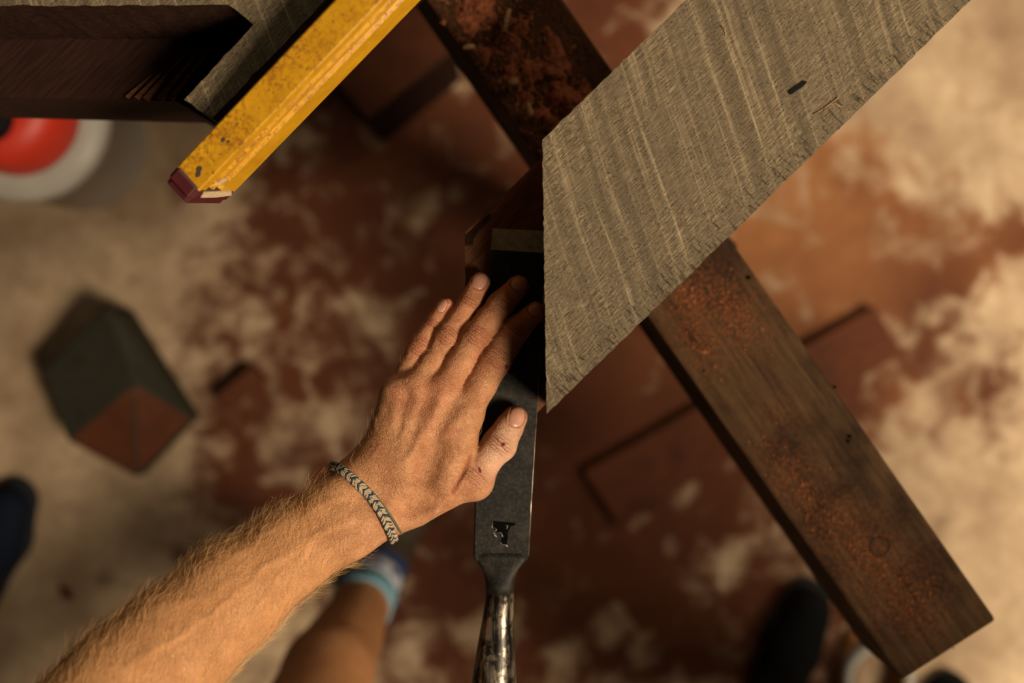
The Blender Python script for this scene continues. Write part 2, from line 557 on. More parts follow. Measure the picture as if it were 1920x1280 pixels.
def build_floor():
    fx = np.concatenate([np.linspace(-4, -0.95, 14)[:-1], np.linspace(-0.95, 0.95, 320), np.linspace(0.95, 4, 14)[1:]])
    fy = np.concatenate([np.linspace(-4, -0.70, 14)[:-1], np.linspace(-0.70, 0.70, 240), np.linspace(0.70, 4, 14)[1:]])
    X, Y = np.meshgrid(fx, fy)
    nx, ny = len(fx), len(fy)
    px = 960 + X / H * F
    py = 640 - Y / H * F
    pts = np.stack([X.ravel(), Y.ravel(), 0 * X.ravel()], 1)
    wx = (fbm(pts * 9, 4, 3).reshape(X.shape) - 0.5) * 190
    wy = (fbm(pts * 9 + 40, 4, 9).reshape(X.shape) - 0.5) * 190
    d = np.zeros_like(X)
    for (bx, by, r, a) in DUST_BLOBS:
        q = np.exp(-(((px + wx - bx) ** 2 + (py + wy - by) ** 2) / (r * r)))
        d = 1 - (1 - d) * (1 - a * q)
    for (bx, by, r, a) in CLEAN:
        q = np.exp(-(((px + wx * 0.25 - bx) ** 2 + (py + wy * 0.25 - by) ** 2) / (r * r)))
        d = d * (1 - a * q)
    d = d + (fbm(pts * 22, 4, 5).reshape(X.shape) - 0.5) * 0.35
    lit_tone = np.zeros_like(X)  # where the dust is coloured brighter, as if lit
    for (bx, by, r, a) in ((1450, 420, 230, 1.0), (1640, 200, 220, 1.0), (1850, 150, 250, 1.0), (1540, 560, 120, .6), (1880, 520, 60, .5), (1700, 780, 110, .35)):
        lit_tone = np.maximum(lit_tone, a * np.exp(-((px - bx) ** 2 + (py - by) ** 2) / (r * r)))
    lit_tone = np.clip(lit_tone + (fbm(pts * 11, 3, 51).reshape(X.shape) - .5) * .8 * (lit_tone > .1), 0, 1)
    Z = (fbm(pts * 14, 3, 21).reshape(X.shape) - 0.5) * 0.004 * np.clip(d, 0, 1)
    vs = np.stack([X.ravel(), Y.ravel(), Z.ravel()], 1)
    i = np.arange(nx * ny).reshape(ny, nx)
    fc = np.stack([i[:-1, :-1].ravel(), i[:-1, 1:].ravel(), i[1:, 1:].ravel(), i[1:, :-1].ravel()], 1)
    me = bpy.data.meshes.new('floor')
    me.from_pydata(vs.tolist(), [], fc.tolist())
    at = me.attributes.new('dust', 'FLOAT', 'POINT')
    at.data.foreach_set('value', np.clip(d, 0, 1).ravel().astype(np.float32))
    at = me.attributes.new('lit_tone', 'FLOAT', 'POINT')
    at.data.foreach_set('value', lit_tone.ravel().astype(np.float32))
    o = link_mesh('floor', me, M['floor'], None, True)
    props(o, 'dusty concrete workshop floor with red sawdust', None, None, 'structure')


build_floor()

# ------------------------------------------------------------------ timbers
TOP, LEDGE, BOT = 0.72, 0.80, 0.88        # distances below the camera


def jag(poly, step, amp, seed):
    """subdivide a polygon outline and roughen it a little (sawn edge)"""
    r = np.random.default_rng(seed)
    out = []
    n = len(poly)
    for i in range(n):
        a, b = Vector(poly[i]), Vector(poly[(i + 1) % n])
        L = (b - a).length
        k = max(1, min(220, int(L / step)))
        nn = Vector((-(b - a).y, (b - a).x, 0)).normalized()
        for j in range(k):
            p = a.lerp(b, j / k)
            if j: p = p + nn * float(r.normal() * amp)
            out.append(p)
    return out


def at_depth(pts, d): return [Vector((p[0], p[1], H - d)) for p in pts]


u45 = Vector((1, 0.975, 0)).normalized()


def build_timber():
    a = P(1017, 262, TOP); b = P(1025, 776, TOP)
    far_b = b + u45 * 1.25
    far_a = a + u45 * 0.90
    up = jag([a, b, far_b, far_a], 0.0035, 0.00022, 4)
    under = Vector((0.0075, 0, 0))
    # slightly undercut shoulder: the lower outline steps back under the end face
    low = []
    for p in up:
        t = 1.0 if abs(p.x - (a.x + (b.x - a.x) * (a.y - p.y) / (a.y - b.y))) < 0.0012 else 0.0
        low.append(p + under * t)
    bm = bmesh.new()
    prism(bm, at_depth(low, LEDGE + 0.001), at_depth(up, TOP), 1, 0)
    # lower half that carries the ledge
    c1 = P(873, 441, LEDGE)
    s = (c1.x - a.x) / u45.x
    c1 = a + u45 * s
    c2 = b + u45 * ((c1.x - b.x) / u45.x)
    lo = jag([Vector((c1.x, c1.y, 0)), Vector((c2.x, c2.y, 0)), far_b, far_a], 0.006, 0.0003, 8)
    prism(bm, at_depth(lo, BOT), at_depth(lo, LEDGE), 1, 1)
    o = from_bm('timber_beam', bm, [M['weather'], M['cut']])
    mid = (a + b) / 2
    ang = math.atan2(u45.y, u45.x)
    rebase(o, Matrix.Translation(Vector((mid.x, mid.y, H - BOT))) @ Matrix.Rotation(ang, 4, 'Z'))
    props(o, 'wide grey rough-sawn timber with an angled lap cut, chisel resting on its ledge', 'timber')
    return o


timber = build_timber()


def build_waney_edge():
    """dark torn corner on the tip of the ledge"""
    bm = bmesh.new()
    pts = [(873, 441), (884, 432), (905, 410), (921, 399), (915, 414), (900, 428), (890, 445), (886, 458), (874, 462)]
    top = [P(x, y, LEDGE - 0.0012) for x, y in pts]
    bot = [P(x, y, LEDGE + 0.002) for x, y in pts]
    prism(bm, bot, top)
    o = from_bm('torn_bark_edge', bm, M['cut_dark'])
    o.parent = timber
    o.matrix_parent_inverse = timber.matrix_world.inverted()
    props(o, 'dark torn corner on the tip of the ledge')


build_waney_edge()


def build_second_timber():
    # raised weathered part: strip along the right side plus the upper body
    strip = [P(345, 187, TOP), P(398, 221, TOP), P(614, -3, TOP)]
    e = strip[2] + u45 * 0.42
    back = e + Vector((-0.16, 0.16, 0))
    left = P(-420, 10, TOP)
    pts = strip + [e, back, Vector((left.x - .05, left.y + 0.2, 0)), P(-420, 14, TOP), P(0, 11, TOP), P(428, 9, TOP), P(475, 46, TOP)]
    bm = bmesh.new()
    up = jag(pts, 0.006, 0.0003, 3)
    prism(bm, at_depth(up, LEDGE + 0.001), at_depth(up, TOP), 1, 0)
    low = [P(-420, 172, LEDGE), P(0, 181, LEDGE), P(330, 190, LEDGE), strip[1], strip[2], e, back, Vector((left.x - .05, left.y + 0.2, 0))]
    prism(bm, at_depth(low, BOT), at_depth(low, LEDGE), 1, 1)
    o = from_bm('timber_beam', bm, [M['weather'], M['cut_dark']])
    ang = math.atan2(u45.y, u45.x)
    m = P(420, 100, TOP)
    rebase(o, Matrix.Translation(Vector((m.x, m.y, H - BOT))) @ Matrix.Rotation(ang, 4, 'Z'))
    props(o, 'dark notched timber end with a grey top strip, beside the yellow spirit level', 'timber')
    # splintered ridges on the notch floor
    for k, (x0, y0, x1, y1, wd) in enumerate([(258, 186, 320, 118, 7), (275, 188, 352, 96, 10), (300, 189, 384, 84, 12), (240, 184, 285, 140, 5), (322, 188, 410, 72, 9)]):
        bm = bmesh.new()
        a, b = P(x0, y0, LEDGE), P(x1, y1, LEDGE)
        dd = (b - a).normalized()
        nn = Vector((-dd.y, dd.x, 0)) * (wd / 2 / 2333)
        c = a.lerp(b, 0.45) + nn * 0.8
        ring = [a - nn, b, a + nn]
        prism(bm, at_depth(ring, LEDGE + 0.001), [Vector((p.x, p.y, H - LEDGE + (0.004 if i != 1 else 0.001))) for i, p in enumerate(ring)])
        s = from_bm('splinter', bm, M['cut'])
        s.parent = o
        s.matrix_parent_inverse = o.matrix_world.inverted()
    return o


build_second_timber()


def build_cross_beam():
    d0 = BOT
    a0, a1 = P(1057, 0, d0), P(1870, 1163, d0)           # right upper edge
    ax = (a1 - a0).normalized()
    nrm = Vector((ax.y, -ax.x, 0))                       # towards lower left
    if nrm.x > 0: nrm = -nrm
    wdt = 0.0995
    end_r = a1
    end_l = a1 + nrm * wdt + ax * -0.004
    start = a0 - ax * 0.95
    L = (end_r - start).length
    nu, nv = 260, 28
    # top surface with wear, in beam coordinates
    bm = bmesh.new()
    outline = [start, end_r, end_l, start + nrm * wdt]
    prism(bm, at_depth(outline, d0 + 0.10), at_depth(outline, d0))
    bevel(bm, 0.0035, 2)
    bmesh.ops.triangulate(bm, faces=[f for f in bm.faces if len(f.verts) > 4])
    tops = [f for f in bm.faces if f.normal.z > 0.9 and f.calc_area() > 0.01]
    es = list({e for f in tops for e in f.edges})
    for _ in range(6):
        tops = [f for f in bm.faces if f.normal.z > 0.9]
        es = [e for f in tops for e in f.edges if e.calc_length() > 0.006]
        es = list(set(es))
        if not es: break
        bmesh.ops.subdivide_edges(bm, edges=es, cuts=1, use_grid_fill=True)
        bmesh.ops.triangulate(bm, faces=[f for f in bm.faces if len(f.verts) > 4])
    o = from_bm('cross_beam', bm, M['beam'])
    me = o.data
    co = np.empty(len(me.vertices) * 3)
    me.vertices.foreach_get('co', co)
    co = co.reshape(-1, 3)
    dd = np.maximum(H - co[:, 2], 0.1)
    px, py = 960 + co[:, 0] / dd * F, 640 - co[:, 1] / dd * F
    du = np.zeros(len(co))
    for bx, by, rx, amt in [(1310, 560, 70, 1.0), (1380, 600, 60, 0.9), (1320, 640, 60, 0.8), (1480, 900, 60, 0.75), (1560, 980, 70, 0.7), (1620, 1040, 80, 0.8),
                            (1690, 1110, 80, 0.8), (1730, 1170, 50, 0.6), (1460, 790, 60, 0.35), (960, 120, 220, 1.0), (880, 20, 150, 0.8)]:
        du = np.maximum(du, amt * np.exp(-((px - bx) ** 2 + (py - by) ** 2) / rx ** 2))
    at = me.attributes.new('dust', 'FLOAT', 'POINT')
    at.data.foreach_set('value', du.astype(np.float32))
    ang = math.atan2(ax.y, ax.x)
    rebase(o, Matrix.Translation(Vector((a1.x, a1.y, H - d0 - 0.10))) @ Matrix.Rotation(ang, 4, 'Z'))
    props(o, 'dark brown square beam running crosswise under the grey timber, streaked with sawdust', 'beam')
    for x, y, r in [(1593, 818, 4), (1590, 827, 3.4), (1403, 520, 4), (1565, 725, 3)]:
        c = P(x, y, d0 - 0.0003)
        bm = bmesh.new()
        bmesh.ops.create_cone(bm, cap_ends=True, segments=12, radius1=r / 2121, radius2=r / 2121, depth=0.0012)
        bmesh.ops.translate(bm, verts=bm.verts, vec=c)
        k = from_bm('nail_hole', bm, M['stamp'])
        k.parent = o
        k.matrix_parent_inverse = o.matrix_world.inverted()
    # the ring mark
    c = P(1649, 1024, d0 - 0.0001)
    ring = [[c.x + 0.0085 * math.cos(t), c.y + 0.0085 * math.sin(t), c.z] for t in np.linspace(0, 2 * math.pi, 33)[:-1]]
    V, Fc = tube_mesh([ring], [0.0006], 6, True)
    k = from_py('knot_ring', V, Fc, M['cut_dark'], None, True)
    k.parent = o
    k.matrix_parent_inverse = o.matrix_world.inverted()
    return o, ax, nrm


beam, BAX, BNR = build_cross_beam()


def build_sawdust_on_beam():
    """a loose crust of red sawdust and crumbs on the far half of the cross beam"""
    z0 = H - BOT
    c = P(1003, 134, BOT)
    nu, nv = 150, 62
    us = np.linspace(-0.20, 0.105, nu)
    vs_ = np.linspace(-0.040, 0.040, nv)
    U, V = np.meshgrid(us, vs_)
    ctr = np.array([c.x, c.y])
    ax = np.array([BAX.x, BAX.y]); nr = np.array([BNR.x, BNR.y])
    X = ctr[0] + U * ax[0] + V * nr[0]
    Y = ctr[1] + U * ax[1] + V * nr[1]
    pts = np.stack([X.ravel(), Y.ravel(), 0 * X.ravel()], 1)
    n = fbm(pts * 75, 5, 2).reshape(X.shape)
    n2 = fbm(pts * 260, 3, 6).reshape(X.shape)
    env = np.clip(1 - (np.abs(V) / 0.037) ** 3, 0, 1) * np.clip((0.10 - U) / 0.05, 0, 1)
    h = (n - 0.33) * 0.016 * env + (n2 - 0.5) * 0.0035 * env - 0.0012
    h = np.where(env <= 0.01, -0.003, h)
    vv = np.stack([X.ravel(), Y.ravel(), (z0 + h).ravel()], 1)
    i = np.arange(nu * nv).reshape(nv, nu)
    fc = np.stack([i[:-1, :-1].ravel(), i[:-1, 1:].ravel(), i[1:, 1:].ravel(), i[1:, :-1].ravel()], 1)
    # loose crumbs
    V_, F_ = [], []
    rng = np.random.default_rng(5)

    def crumb(x, y, z, s):
        b = len(V_)
        R = Matrix.Rotation(rng.uniform(0, 6.28), 3, 'Z') @ Matrix.Rotation(rng.uniform(0, 3), 3, 'X')
        for q in ((1, 0, 0), (-1, 0, 0), (0, .7, 0), (0, -.7, 0), (0, 0, .5), (0, 0, -.5)):
            p = R @ (Vector(q) * s * float(rng.uniform(.6, 1.2)))
            V_.append((x + p.x, y + p.y, z + p.z))
        for f in ((0, 2, 4), (2, 1, 4), (1, 3, 4), (3, 0, 4), (2, 0, 5), (1, 2, 5), (3, 1, 5), (0, 3, 5)):
            F_.append(tuple(b + k for k in f))
    for _ in range(1500):
        u, v = rng.uniform(-0.2, 0.10), rng.normal() * 0.018
        if abs(v) > 0.043: continue
        iu = int((u + 0.20) / 0.305 * (nu - 1)); iv = int(np.clip((v + 0.04) / 0.08, 0, 1) * (nv - 1))
        z = max(z0, z0 + h[iv, iu]) + 0.0006
        crumb(ctr[0] + u * ax[0] + v * nr[0], ctr[1] + u * ax[1] + v * nr[1], z, rng.gamma(2, 0.0006) + 0.0004)
    nb = len(vv)
    me = bpy.data.meshes.new('sawdust')
    me.from_pydata(vv.tolist() + V_, [], fc.tolist() + [tuple(k + nb for k in q) for q in F_])
    crust = link_mesh('sawdust', me, [M['dust'], M['dust_orange']])
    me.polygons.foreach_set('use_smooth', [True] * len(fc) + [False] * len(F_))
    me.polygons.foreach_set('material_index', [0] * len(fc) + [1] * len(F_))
    props(crust, 'lumpy crust of dark red sawdust on the cross beam above the grey timber', 'sawdust', None, 'stuff')
    V_.clear(); F_.clear()
    for (bx, by, sx, nn) in [(1290, 560, 22, 260), (1380, 590, 26, 260), (1310, 640, 24, 160), (1340, 570, 40, 200), (1470, 880, 30, 220), (1520, 940, 26, 180), (1590, 1000, 34, 260), (1650, 1080, 36, 320), (1710, 1120, 30, 160)]:
        for _ in range(nn):
            g, s2 = rng.normal() * sx * 1.4, rng.normal() * sx * 0.6
            p = P(bx, by, BOT)
            p = p + BAX * (g / 2121) + BNR * (s2 / 2121)
            q = p - Vector((P(1057, 0, BOT).x, P(1057, 0, BOT).y, p.z))
            side = q.x * BNR.x + q.y * BNR.y
            if not 0.004 < side < 0.095: continue
            crumb(p.x, p.y, z0 + 0.0004, rng.gamma(2, 0.00035) + 0.0003)
    o = from_py('sawdust', V_, F_, M['dust_orange'])
    props(o, 'orange sawdust grains strewn over the cross beam below the grey timber', 'sawdust', None, 'stuff')
    # larger pale shavings lying on the crust
    for k, (x, y, L, wd, a, lab) in enumerate([(951, 38, 44, 9, 1.35, 'pale upright wood shaving standing out of the sawdust beside a dark pit'), (880, 88, 22, 9, 0.1, 'short flat wood shaving on the left rim of the sawdust crust'),
                                               (962, 152, 20, 12, 0.1, 'square pale wood chip in the middle of the sawdust crust'), (1044, 228, 26, 10, 2.4, 'curled orange shaving beside the timber edge'),
                                               (992, 205, 12, 28, 0.3, 'broad dull shaving lying near the timber edge'), (1072, 90, 18, 6, 0.6, 'tiny orange shaving by the bright edge of the cross beam')]):
        c0 = P(x, y, BOT - 0.0085)
        rings = []
        for t in np.linspace(-0.5, 0.5, 7):
            dx = Vector((math.cos(a), math.sin(a), 0)); dy = Vector((-dx.y, dx.x, 0))
            p = c0 + dx * (t * L / 2140) + Vector((0, 0, 0.0016 * (1 - 4 * t * t)))
            hw = wd / 2 / 2140 * (1 - 0.5 * abs(t))
            rings.append([p - dy * hw, p + dy * hw, p + dy * hw + Vector((0, 0, 0.0006)), p - dy * hw + Vector((0, 0, 0.0006))])
        bm = bmesh.new()
        loft(bm, rings)
        s = from_bm('wood_shaving', bm, M['dust_orange'] if k in (3, 5) else M['handle'])
        props(s, lab, 'wood shaving', 'shavings on the cross beam')


build_sawdust_on_beam()


def build_debris_on_timber():
    z = TOP
    # dark splinter lying on the timber
    a, b = P(1481, 175, z - 0.0012), P(1512, 153, z - 0.0012)
    dd = (b - a).normalized(); nn = Vector((-dd.y, dd.x, 0))
    rings = []
    for t, wv in ((0, .6), (0.1, 1), (0.5, 1.05), (0.9, .9), (1, .5)):
        p = a.lerp(b, t)
        rings.append([p - nn * .0013 * wv - Vector((0, 0, .001)), p + nn * .0013 * wv - Vector((0, 0, .001)), p + nn * .0011 * wv + Vector((0, 0, .0008)), p - nn * .0011 * wv + Vector((0, 0, .0008))])
    bm = bmesh.new(); loft(bm, rings)
    props(from_bm('wood_splinter', bm, M['black']), 'short black splinter lying on the grey timber top', 'splinter')
    for pts, lab in ([[(1526, 214), (1545, 203), (1562, 190), (1572, 183)], 'longest curved straw fibre near the cracked timber edge'], [[(1545, 208), (1553, 196), (1567, 194), (1578, 201)], 'looped straw fibre near the cracked timber edge'], [[(1352, 48), (1358, 55), (1361, 66)], 'short orange fibre on the timber top by its upper edge']):
        path = [list(P(x, y, z - 0.0007)) for x, y in pts]
        V, Fc = tube_mesh([path], [0.00035], 5)
        props(from_py('straw_fibre', V, Fc, M['handle'], None, True), lab, 'fibre', 'fibres on the grey timber')


build_debris_on_timber()


def build_trestle():
    """timber post and foot carrying the cross beam right below the crossing"""
    top = P(1278, 449, BOT + 0.10)
    t = empty('trestle', (top.x, top.y, 0))
    inv = Matrix.Translation(-t.location)
    ang = math.atan2(u45.y, u45.x)
    def box(name, sx, sy, z0, z1):
        bm = bmesh.new()
        c = [(-sx, -sy), (sx, -sy), (sx, sy), (-sx, sy)]
        q = [(x * math.cos(ang) - y * math.sin(ang) + top.x, x * math.sin(ang) + y * math.cos(ang) + top.y) for x, y in c]
        prism(bm, [Vector((*p, z0)) for p in q], [Vector((*p, z1)) for p in q])
        bevel(bm, 0.003, 1)
        o = from_bm(name, bm, M['cut_dark'], t)
        o.matrix_parent_inverse = inv
    box('foot', 0.06, 0.05, 0.0, 0.05)
    box('post', 0.035, 0.035, 0.05, H - BOT - 0.13)
    box('head', 0.036, 0.045, H - BOT - 0.13, H - BOT - 0.1005)
    props(t, 'dark timber trestle post standing below the crossing of the grey timber and brown beam', 'trestle')


build_trestle()


# ------------------------------------------------------------------ spirit level
def build_level():
    d0, d1 = 0.704, 0.668
    a = P(337, 351, d0)           # centre of the top face at its end
    b = P(672, 0, d1)
    ax = (b - a).normalized()
    side = Vector((ax.y, -ax.x, 0)).normalized()          # to the lower right
    up = side.cross(ax).normalized()
    if up.z < 0: up = -up
    Mx = Matrix((( ax.x, side.x, up.x, a.x), (ax.y, side.y, up.y, a.y), (ax.z, side.z, up.z, a.z), (0, 0, 0, 1)))
    root = bpy.data.objects.new('spirit_level', None)
    COL.objects.link(root)
    root.matrix_world = Mx
    hw, hh = 0.0115, 0.060
    # half profile (y outwards, z down from the top face): rail, groove, web rib, rail
    half = [(hw, -0.0006), (hw, -0.0095), (hw - 0.0034, -0.0112), (hw - 0.0034, -0.0185), (hw - 0.0006, -0.0198), (hw - 0.0006, -0.0235), (hw - 0.0030, -0.0250),
            (hw - 0.0030, -0.0325), (hw - 0.0002, -0.0345), (hw, -hh + 0.0006)]
    prof = [(0.0105, 0.0)] + half + [(0.0105, -hh), (-0.0105, -hh)] + [(-y, z) for y, z in half[::-1]] + [(-0.0105, 0.0)]
    rings = [[Vector((x, y, z)) for y, z in prof] for x in np.linspace(0.0085, 0.60, 30)]
    bm = bmesh.new(); loft(bm, rings)
    lb = from_bm('aluminium_body', bm, M['yellow'], root)
    # end cap: chamfered maroon plate with a ridge
    def cap(x0, x1, s):
        yy, zz = hw * s, hh
        o_ = [(yy, -0.003), (yy, -zz + 0.003), (yy - 0.003, -zz), (-yy + 0.003, -zz), (-yy, -zz + 0.003), (-yy, -0.003), (-yy + 0.003, 0.0008 * (s - .98) * 40), (yy - 0.003, 0.0008 * (s - .98) * 40)]
        b2 = bmesh.new()
        prism(b2, [Vector((x0, y, z)) for y, z in o_], [Vector((x1, y, z)) for y, z in o_])
        bevel(b2, 0.0006, 1)
        return b2
    ec = from_bm('end_cap', cap(0.0, 0.0088, 1.05), M['maroon'], root)
    sub_part(from_bm('cap_ridge', cap(-0.0055, 0.001, 0.92), M['maroon'], root), ec)
    sub_part(from_bm('cap_seam', cap(0.0082, 0.0100, 1.03), M['dirt'], root), ec)
    # chipped corner showing pale plastic
    bm = bmesh.new()
    q = [(0.0125, 0.004), (0.0125, -0.004), (0.0125, -0.030), (0.0105, -0.050), (0.006, -0.052)]
    pts = [Vector((x, hw + 0.0012, z)) for x, z in ((0.003, -0.010), (0.0085, -0.007), (0.0105, -0.050), (0.006, -0.057), (0.0035, -0.034))]
    pts2 = [p + Vector((0, -0.003, 0)) for p in pts]
    prism(bm, pts2, pts)
    props(sub_part(from_bm('broken_corner', bm, M['chipped'], root), ec), 'chipped pale corner of the end cap')
    bm = bmesh.new()
    prism(bm, [Vector((x, hw - 0.003, z)) for x, z in ((.014, -.019), (.021, -.021), (.022, -.028), (.015, -.027))], [Vector((x, hw - 0.0005, z)) for x, z in ((.014, -.019), (.021, -.021), (.022, -.028), (.015, -.027))])
    sub_part(from_bm('paint_chip', bm, M['chipped'], root), lb)
    for x, y, r in ((0.047, -0.001, 0.0016), (0.049, 0.0025, 0.0009), (0.0165, 0.003, 0.0020), (0.0195, 0.001, 0.0022), (0.0045, 0, 0)):
        if not r: continue
        bm = bmesh.new()
        bmesh.ops.create_cone(bm, cap_ends=True, segments=10, radius1=r, radius2=r * 0.8, depth=0.0006)
        for v in bm.verts:
            v.co.x *= 1.35 + 0.3 * math.sin(v.co.y * 4000)
        bmesh.ops.translate(bm, verts=bm.verts, vec=(x, y, 0.0001))
        sub_part(from_bm('paint_stain', bm, M['dirt'], root), lb)
    props(root, 'worn yellow spirit level with maroon end cap beside the dark notched timber', 'spirit level')


build_level()


# ------------------------------------------------------------------ chisel
def build_chisel():
    d = 0.792
    sc = F / d
    def X(px): return (px - 960) / sc
    def Y(py): return -(py - 640) / sc
    zt = H - d
    root = empty('chisel', (X(937), Y(1095), H - LEDGE))
    inv = Matrix.Translation(-Vector(root.location))
    # blade outline (top view) as two long edges; right edge reaches under the timber
    Ls = [(922.5, 426), (920.5, 468), (890.3, 930), (887.5, 1042), (890, 1050)]
    Rs = [(1027.5, 431), (1025.5, 474), (997.5, 930), (991.5, 1042), (989, 1050)]
    bm = bmesh.new()
    zb = zt - 0.0078
    secs = []
    for k, (l, r) in enumerate(zip(Ls, Rs)):
        th = zb + 0.0010 if k == 0 else zt
        ch = 0.0002 if k == 0 else 0.0011
        xl, yl, xr, yr = X(l[0]), Y(l[1]), X(r[0]), Y(r[1])
        secs.append([Vector((xl, yl, zb)), Vector((xl, yl, th - ch)), Vector((xl + ch, yl, th)), Vector((xr - ch, yr, th)), Vector((xr, yr, th - ch)), Vector((xr, yr, zb))])
    loft(bm, secs)
    for f in bm.faces:
        c = f.calc_center_median()
        if c.y > Y(472) and c.z > zb + 0.001: f.material_index = 1
    bl = from_bm('blade', bm, [M['steel'], M['bevel_steel']], root); bl.matrix_parent_inverse = inv
    # glint along the right arris, laid on as a thin bright steel tube
    V, Fc = tube_mesh([[list((X(r[0]) - 0.0003, Y(r[1]), zt - 0.0006)) for r in Rs[1:4]]], [0.00042], 6)
    g = from_py('arris_glint', V, Fc, M['bare'], root, True); sub_part(g, bl)
    # bolster, neck and socket
    secs = []
    tab = [(1036, 939.5, 50.0, 3.9, 9), (1047, 939.5, 49.0, 4.1, 8), (1056, 939, 43.5, 4.8, 5), (1066, 938, 36, 5.8, 3.6), (1078, 937.5, 30.5, 7.2, 2.8), (1095, 937.2, 27, 9, 2.3), (1112, 936.5, 26.8, 10.2, 2), (1130, 936, 27.6, 11, 2),
           (1160, 934, 29.5, 12, 2), (1200, 931, 34, 13.8, 2), (1240, 928.5, 38.5, 15.6, 2), (1280, 926, 42.5, 17.5, 2), (1330, 922.5, 46.5, 19.5, 2), (1400, 918, 50, 21, 2), (1404, 918, 52, 22, 2), (1416, 917, 52, 22, 2)]
    for (y, cx, hwp, ht, ex) in tab:
        ring = []
        for k in range(28):
            t = 2 * math.pi * k / 28
            c, s = math.cos(t), math.sin(t)
            xx = math.copysign(abs(c) ** (2 / ex), c) * hwp / sc
            zz = math.copysign(abs(s) ** (2 / ex), s) * ht / 1000
            ring.append(Vector((X(cx) + xx, Y(y), zt - 0.0039 + zz)))
        secs.append(ring)
    bm = bmesh.new(); loft(bm, secs[:7])
    o = from_bm('bolster', bm, M['steel'], root, True); o.matrix_parent_inverse = inv
    bm = bmesh.new(); loft(bm, secs[6:])
    o = from_bm('socket', bm, M['socket'], root, True); o.matrix_parent_inverse = inv
    secs = []
    for (y, cx, hwp) in ((1405, 917.5, 44), (1430, 916, 50), (1520, 910, 58), (1650, 902, 56), (1780, 894, 50), (1840, 890, 54), (1880, 887, 52), (1896, 886, 40)):
        secs.append([Vector((X(cx) + math.cos(t) * hwp / sc, Y(y), zt - 0.0039 + math.sin(t) * hwp / sc)) for t in np.linspace(0, 2 * math.pi, 25)[:-1]])
    bm = bmesh.new(); loft(bm, secs)
    o = from_bm('wooden_handle', bm, M['handle'], root, True); o.matrix_parent_inverse = inv
    # stamped maker's mark: a dark pennant-like shape with bright struck edges
    k = 220 / 1280.0
    def S(x, y): return (840 + x * k, 940 + y * k)
    dark = [S(487, 208), S(560, 216), S(735, 232), S(728, 262), S(690, 268), S(668, 300), S(650, 350), S(655, 400), S(640, 470), S(600, 462), S(572, 430), S(590, 385), S(560, 340), S(500, 320), S(490, 270)]
    bm = bmesh.new()
    prism(bm, [Vector((X(x), Y(y), zt - 0.0006)) for x, y in dark], [Vector((X(x), Y(y), zt + 0.00012)) for x, y in dark])
    o = from_bm('stamped_mark', bm, M['stamp'], root); sub_part(o, bl)
    for pts in ([S(486, 225), S(480, 270), S(488, 292)], [S(483, 292), S(510, 287), S(532, 305), S(520, 318), S(494, 310)],
                [S(490, 325), S(505, 345), S(512, 370), S(535, 384)], [S(545, 345), S(565, 338), S(585, 345), S(590, 368), S(600, 385)],
                [S(560, 430), S(575, 455), S(595, 472), S(630, 470), S(655, 492)], [S(622, 262), S(655, 262), S(645, 282), S(638, 300)]):
        path = [[X(x), Y(y), zt + 0.0002] for x, y in pts]
        V, Fc = tube_mesh([path], [0.00036], 5)
        o = from_py('stamp_edge', V, Fc, M['bare'], root, True); sub_part(o, bl)
    props(root, 'broad blackened steel socket chisel lying flat under the hand', 'chisel')


build_chisel()


# ------------------------------------------------------------------ distance-field modelling
def surface_nets(D, org, h):
    """numpy surface nets of a signed distance grid; returns verts (grid frame) and quads"""
    nx, ny, nz = D.shape
    ins = D < 0
    c = np.zeros((nx - 1, ny - 1, nz - 1), np.int8)
    for dx in (0, 1):
        for dy in (0, 1):
            for dz in (0, 1):
                c += ins[dx:nx - 1 + dx, dy:ny - 1 + dy, dz:nz - 1 + dz]
    act = (c > 0) & (c < 8)
    idx = np.argwhere(act)
    vid = np.full(act.shape, -1, np.int64)
    vid[act] = np.arange(len(idx))
    corner = {}
    for dx in (0, 1):
        for dy in (0, 1):
            for dz in (0, 1):
                corner[(dx, dy, dz)] = D[idx[:, 0] + dx, idx[:, 1] + dy, idx[:, 2] + dz]
    acc = np.zeros((len(idx), 3)); cnt = np.zeros(len(idx))
    for a in corner:
        for ax in range(3):
            if a[ax] == 0:
                b = list(a); b[ax] = 1; b = tuple(b)
                da, db = corner[a], corner[b]
                m = (da < 0) != (db < 0)
                t = da / np.where(np.abs(da - db) < 1e-12, 1, da - db)
                p = np.array(a, float)[None, :].repeat(len(idx), 0)
                p[:, ax] = t
                acc[m] += p[m]; cnt[m] += 1
    V = (idx + acc / np.maximum(cnt, 1)[:, None]) * h + org
    quads = []
    for ax in range(3):
        s0 = [slice(None)] * 3; s1 = [slice(None)] * 3
        s0[ax] = slice(0, -1); s1[ax] = slice(1, None)
        m = ins[tuple(s0)] != ins[tuple(s1)]
        e = np.argwhere(m)
        o1, o2 = (ax + 1) % 3, (ax + 2) % 3
        ok = (e[:, o1] > 0) & (e[:, o2] > 0) & (e[:, o1] < D.shape[o1] - 1) & (e[:, o2] < D.shape[o2] - 1)
        e = e[ok]
        fl = ins[e[:, 0], e[:, 1], e[:, 2]]
        q = []
        for (a, b) in ((-1, -1), (0, -1), (0, 0), (-1, 0)):
            g = e.copy(); g[:, o1] += a; g[:, o2] += b
            q.append(vid[g[:, 0], g[:, 1], g[:, 2]])
        q = np.stack(q, 1)
        q[~fl] = q[~fl][:, ::-1]
        quads.append(q)
    return V, np.concatenate(quads)


